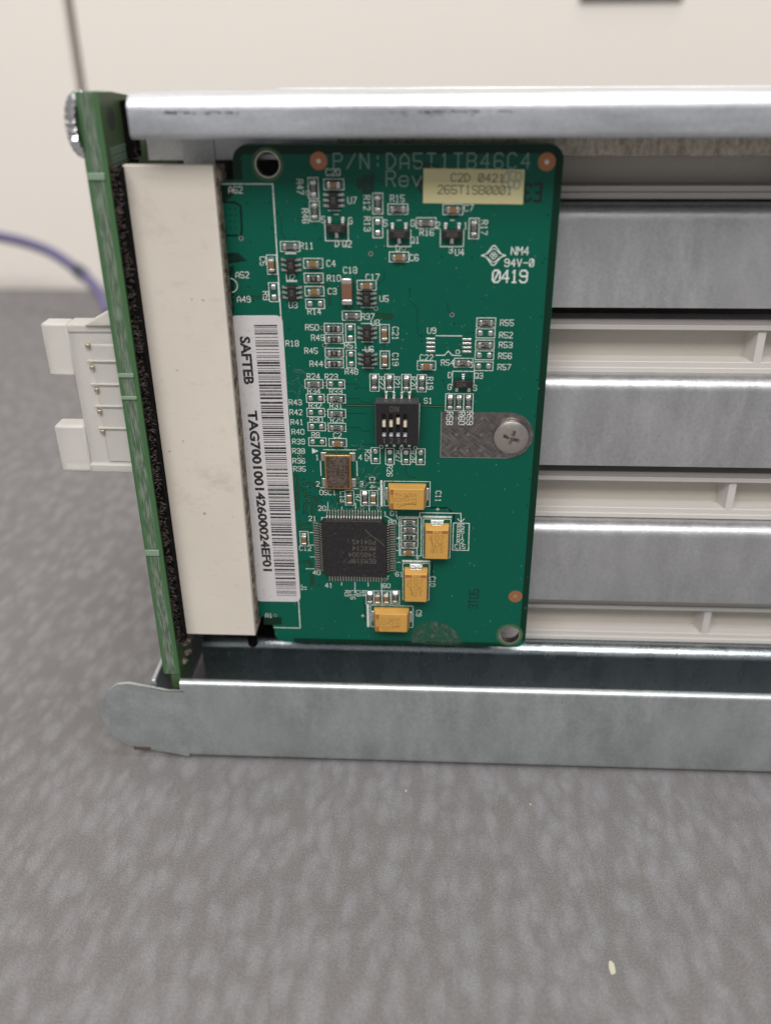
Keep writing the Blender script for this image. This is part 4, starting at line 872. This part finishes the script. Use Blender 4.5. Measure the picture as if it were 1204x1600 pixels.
# ---------- vias and traces
vi = MB()
def via(px, py, m_=0, r_=.30): vi.ring(P(px, py), r_, .13, .012, m_, 14); vi.disc(P(px, py), r_ * .45, .013, 1, 10)
for px, py in ((579, 396.5), (376.8, 372.5), (480.6, 301.5), (578.6, 514), (587, 482), (705.8, 492), (503.5, 512.5), (507, 539.5), (507, 567.8), (507.5, 600), (508.5, 622.5), (509.8, 645), (510.6, 667),
    (595.4, 698.3), (627, 700.3), (648.7, 700), (565.5, 793.5), (591.5, 794), (623.8, 818.8), (622.5, 850.8), (601.5, 905.5), (468, 713), (635, 327), (630.5, 388), (430, 961.5)): via(px, py, 2)
for px, py in ((699, 475), (753, 468), (753.5, 493), (709.5, 505.5), (658.5, 525), (658.5, 533), (559, 445), (541.5, 600), (541.5, 623), (541.5, 646.5), (541.5, 668), (515, 475.5), (745, 619), (734, 584.5), (692, 594.5),
    (445, 371.5), (461, 372.5), (477, 322), (492, 351), (656, 333), (672, 333), (740, 378), (474.5, 749.5), (474.5, 756), (484, 762), (484, 769.5), (490.5, 776), (502.5, 778), (502.5, 784.5), (516.5, 779), (519, 783), (473.5, 802.5), (480.5, 802.5),
    (467, 807.5), (467, 814), (495, 809.5), (594, 612), (616, 612), (639, 612), (650, 611.5), (588, 586), (540, 480), (446.5, 390), (391, 378), (362, 476), (365, 432), (588, 546), (588.5, 573), (564, 547), (499.5, 914), (492.5, 915), (475, 893),
    (541, 939), (548, 939), (477, 470), (418, 449)): via(px, py, 0, .27)
for px, py in ((516, 268), (596, 282), (690, 401), (640, 452), (847, 410), (855, 336), (851, 404), (845, 495), (838, 594), (835, 650), (827, 748), (823, 790), (452, 515), (556, 607), (386, 318), (424, 356), (421, 317), (388, 448), (452, 452), (396, 470), (737, 403), (500, 373)): vi.disc(P(px, py), .14, .012, 1, 8)
obj('vias', vi, ['mask_teal', 'gap', 'lead'], bd, kind='stuff')
tr = MB()
def trace(pp, w_=.15, gap=True, m_=1):
    pts_ = [P(*a_) for a_ in pp]
    if gap: tr.path(pts_, w_ + .26, .006, 0)
    tr.path(pts_, w_, .009 + .004, m_)
trace([(540, 633.3), (586, 633.9)], .2); trace([(656, 634), (697, 635.6)], .2)
trace([(346, 464), (414, 464.2)], .1); trace([(436, 464), (446, 464)], .1); trace([(433, 407), (444, 407)], .1)
trace([(430, 464), (408, 464)], .1)
for pth in ([(455, 742), (462, 742), (465, 748), (465, 760), (459, 764)], [(476, 755), (487, 755), (497, 764), (506, 764)], [(462, 797), (466, 793), (466, 766), (470, 763), (476, 766), (477, 775), (487, 776)],
            [(476, 801), (476, 787), (480, 783), (487, 785), (489, 806), (481, 819), (468, 820), (467, 826), (486, 828)], [(491, 776), (495, 790), (500, 795)], [(455, 797), (460, 793), (462, 770)],
            [(500, 774), (497, 780), (500, 784)], [(527, 770), (529, 790)], [(478, 878), (486, 880), (486, 886)], [(470, 878), (484, 876)], [(490, 897), (489, 912), (496, 915)], [(486, 896), (486, 914)]):
    trace(pth, .11)
trace([(569, 933), (570, 968), (580, 983)], .14, False, 0); trace([(572, 750), (612, 751.5), (617, 755)], .14, False, 0)
trace([(670, 793), (698, 793.5), (709, 803), (708, 822)], .3, False, 0); trace([(675, 880), (674, 905)], .3, False, 0)
trace([(587, 491), (610, 492), (613, 494.5), (610, 497), (587, 497)], .08, True); trace([(494, 445), (511, 446), (515, 452), (515, 474)], .1); trace([(470, 444), (478, 436)], .1)
trace([(346, 316), (366, 316), (376, 322), (378, 360), (376, 371)], .06, True, 0); trace([(347, 368), (371, 368)], .06, True, 0); trace([(348, 398), (366, 398), (374, 408), (352, 411)], .06, True, 0)
trace([(742, 619), (735, 619)], .1); trace([(594, 612), (602, 620)], .1); trace([(650, 611), (643, 620)], .1); trace([(616, 612), (614, 620)], .1); trace([(639, 612), (633, 620)], .1)
for pth in ([(560, 470), (560, 482), (566, 488)], [(585, 455), (594, 455), (594, 470)], [(600, 540), (600, 548)], [(541, 600), (556, 600), (562, 606), (575, 606)], [(541, 623), (560, 623), (566, 629), (580, 629)],
            [(541, 646), (572, 646)], [(541, 668), (560, 668), (566, 674), (578, 674)], [(508, 420), (500, 420), (497, 425)], [(505, 434), (512, 428), (530, 428)], [(740, 520), (730, 520), (726, 524)], [(706, 612), (692, 600)],
            [(634, 722), (634, 740), (640, 746), (650, 746)], [(538, 700), (560, 700), (566, 694), (584, 694)], [(455, 342), (480, 342), (486, 336)], [(600, 420), (600, 436), (590, 446)],
            [(430, 330), (440, 340), (440, 366), (446, 372)], [(675, 571), (684, 571), (690, 577)], [(640, 452), (640, 470), (652, 482), (652, 520), (658, 526)], [(753, 493), (753, 500)], [(699, 475), (699, 485), (704, 490)]):
    trace(pth, .07, False, 0)
obj('copper_traces', tr, ['gap', 'mask_line'], bd, kind='stuff')
# little pad window at the connector
dd = MB()
for i in range(3):
    for j in range(4): dd.disc(P(351 + i * 8 + (j % 2) * 2, 326 + j * 10), .12, .012, 0, 8)
obj('thermal_vias', dd, 'gap', bd)
# ---------- dust and lint lying on the board
du = MB(); rd = random.Random(11)
def fibre(px, py, L, z, r_=.022, bend=.7):
    x_, y_ = P(px, py); a_ = rd.uniform(0, 6.28); pts_ = []
    for i in range(7):
        pts_.append((x_, y_, z + rd.uniform(0, .25) * math.sin(i / 6 * 3.14))); a_ += rd.uniform(-bend, bend); x_ += math.cos(a_) * L / 6; y_ += math.sin(a_) * L / 6
    du.tube(pts_, r_, 4)
for i in range(46): fibre(rd.gauss(572, 12), rd.gauss(753, 8), rd.uniform(.6, 2.0), rd.uniform(.05, .6), .012)
for i in range(30): fibre(rd.uniform(505, 595), rd.gauss(795, 4), rd.uniform(.4, 1.2), rd.uniform(.2, .7), .011)
for i in range(16): fibre(rd.uniform(525, 575), rd.gauss(700, 4), rd.uniform(.4, 1.2), rd.uniform(.2, 1.0), .011)
for i in range(22): fibre(rd.uniform(515, 590), rd.uniform(820, 895), rd.uniform(.3, 1.1), 1.17, .006)
for i in range(14): fibre(rd.gauss(462, 6), rd.uniform(570, 625), rd.uniform(.8, 3.0), .04, .009)
for i in range(24): fibre(rd.uniform(586, 640), rd.gauss(957, 4), rd.uniform(.4, 1.4), rd.uniform(.3, 1.6), .011)
for i in range(300):
    px, py = rd.uniform(430, 845), rd.uniform(270, 1000); x_, y_ = P(px, py); s_ = rd.uniform(.02, .055); du.box(x_ - s_, x_ + s_, y_ - s_, y_ + s_, .02, .02 + s_)
obj('dust_and_lint', du, 'dust', bd, kind='stuff')
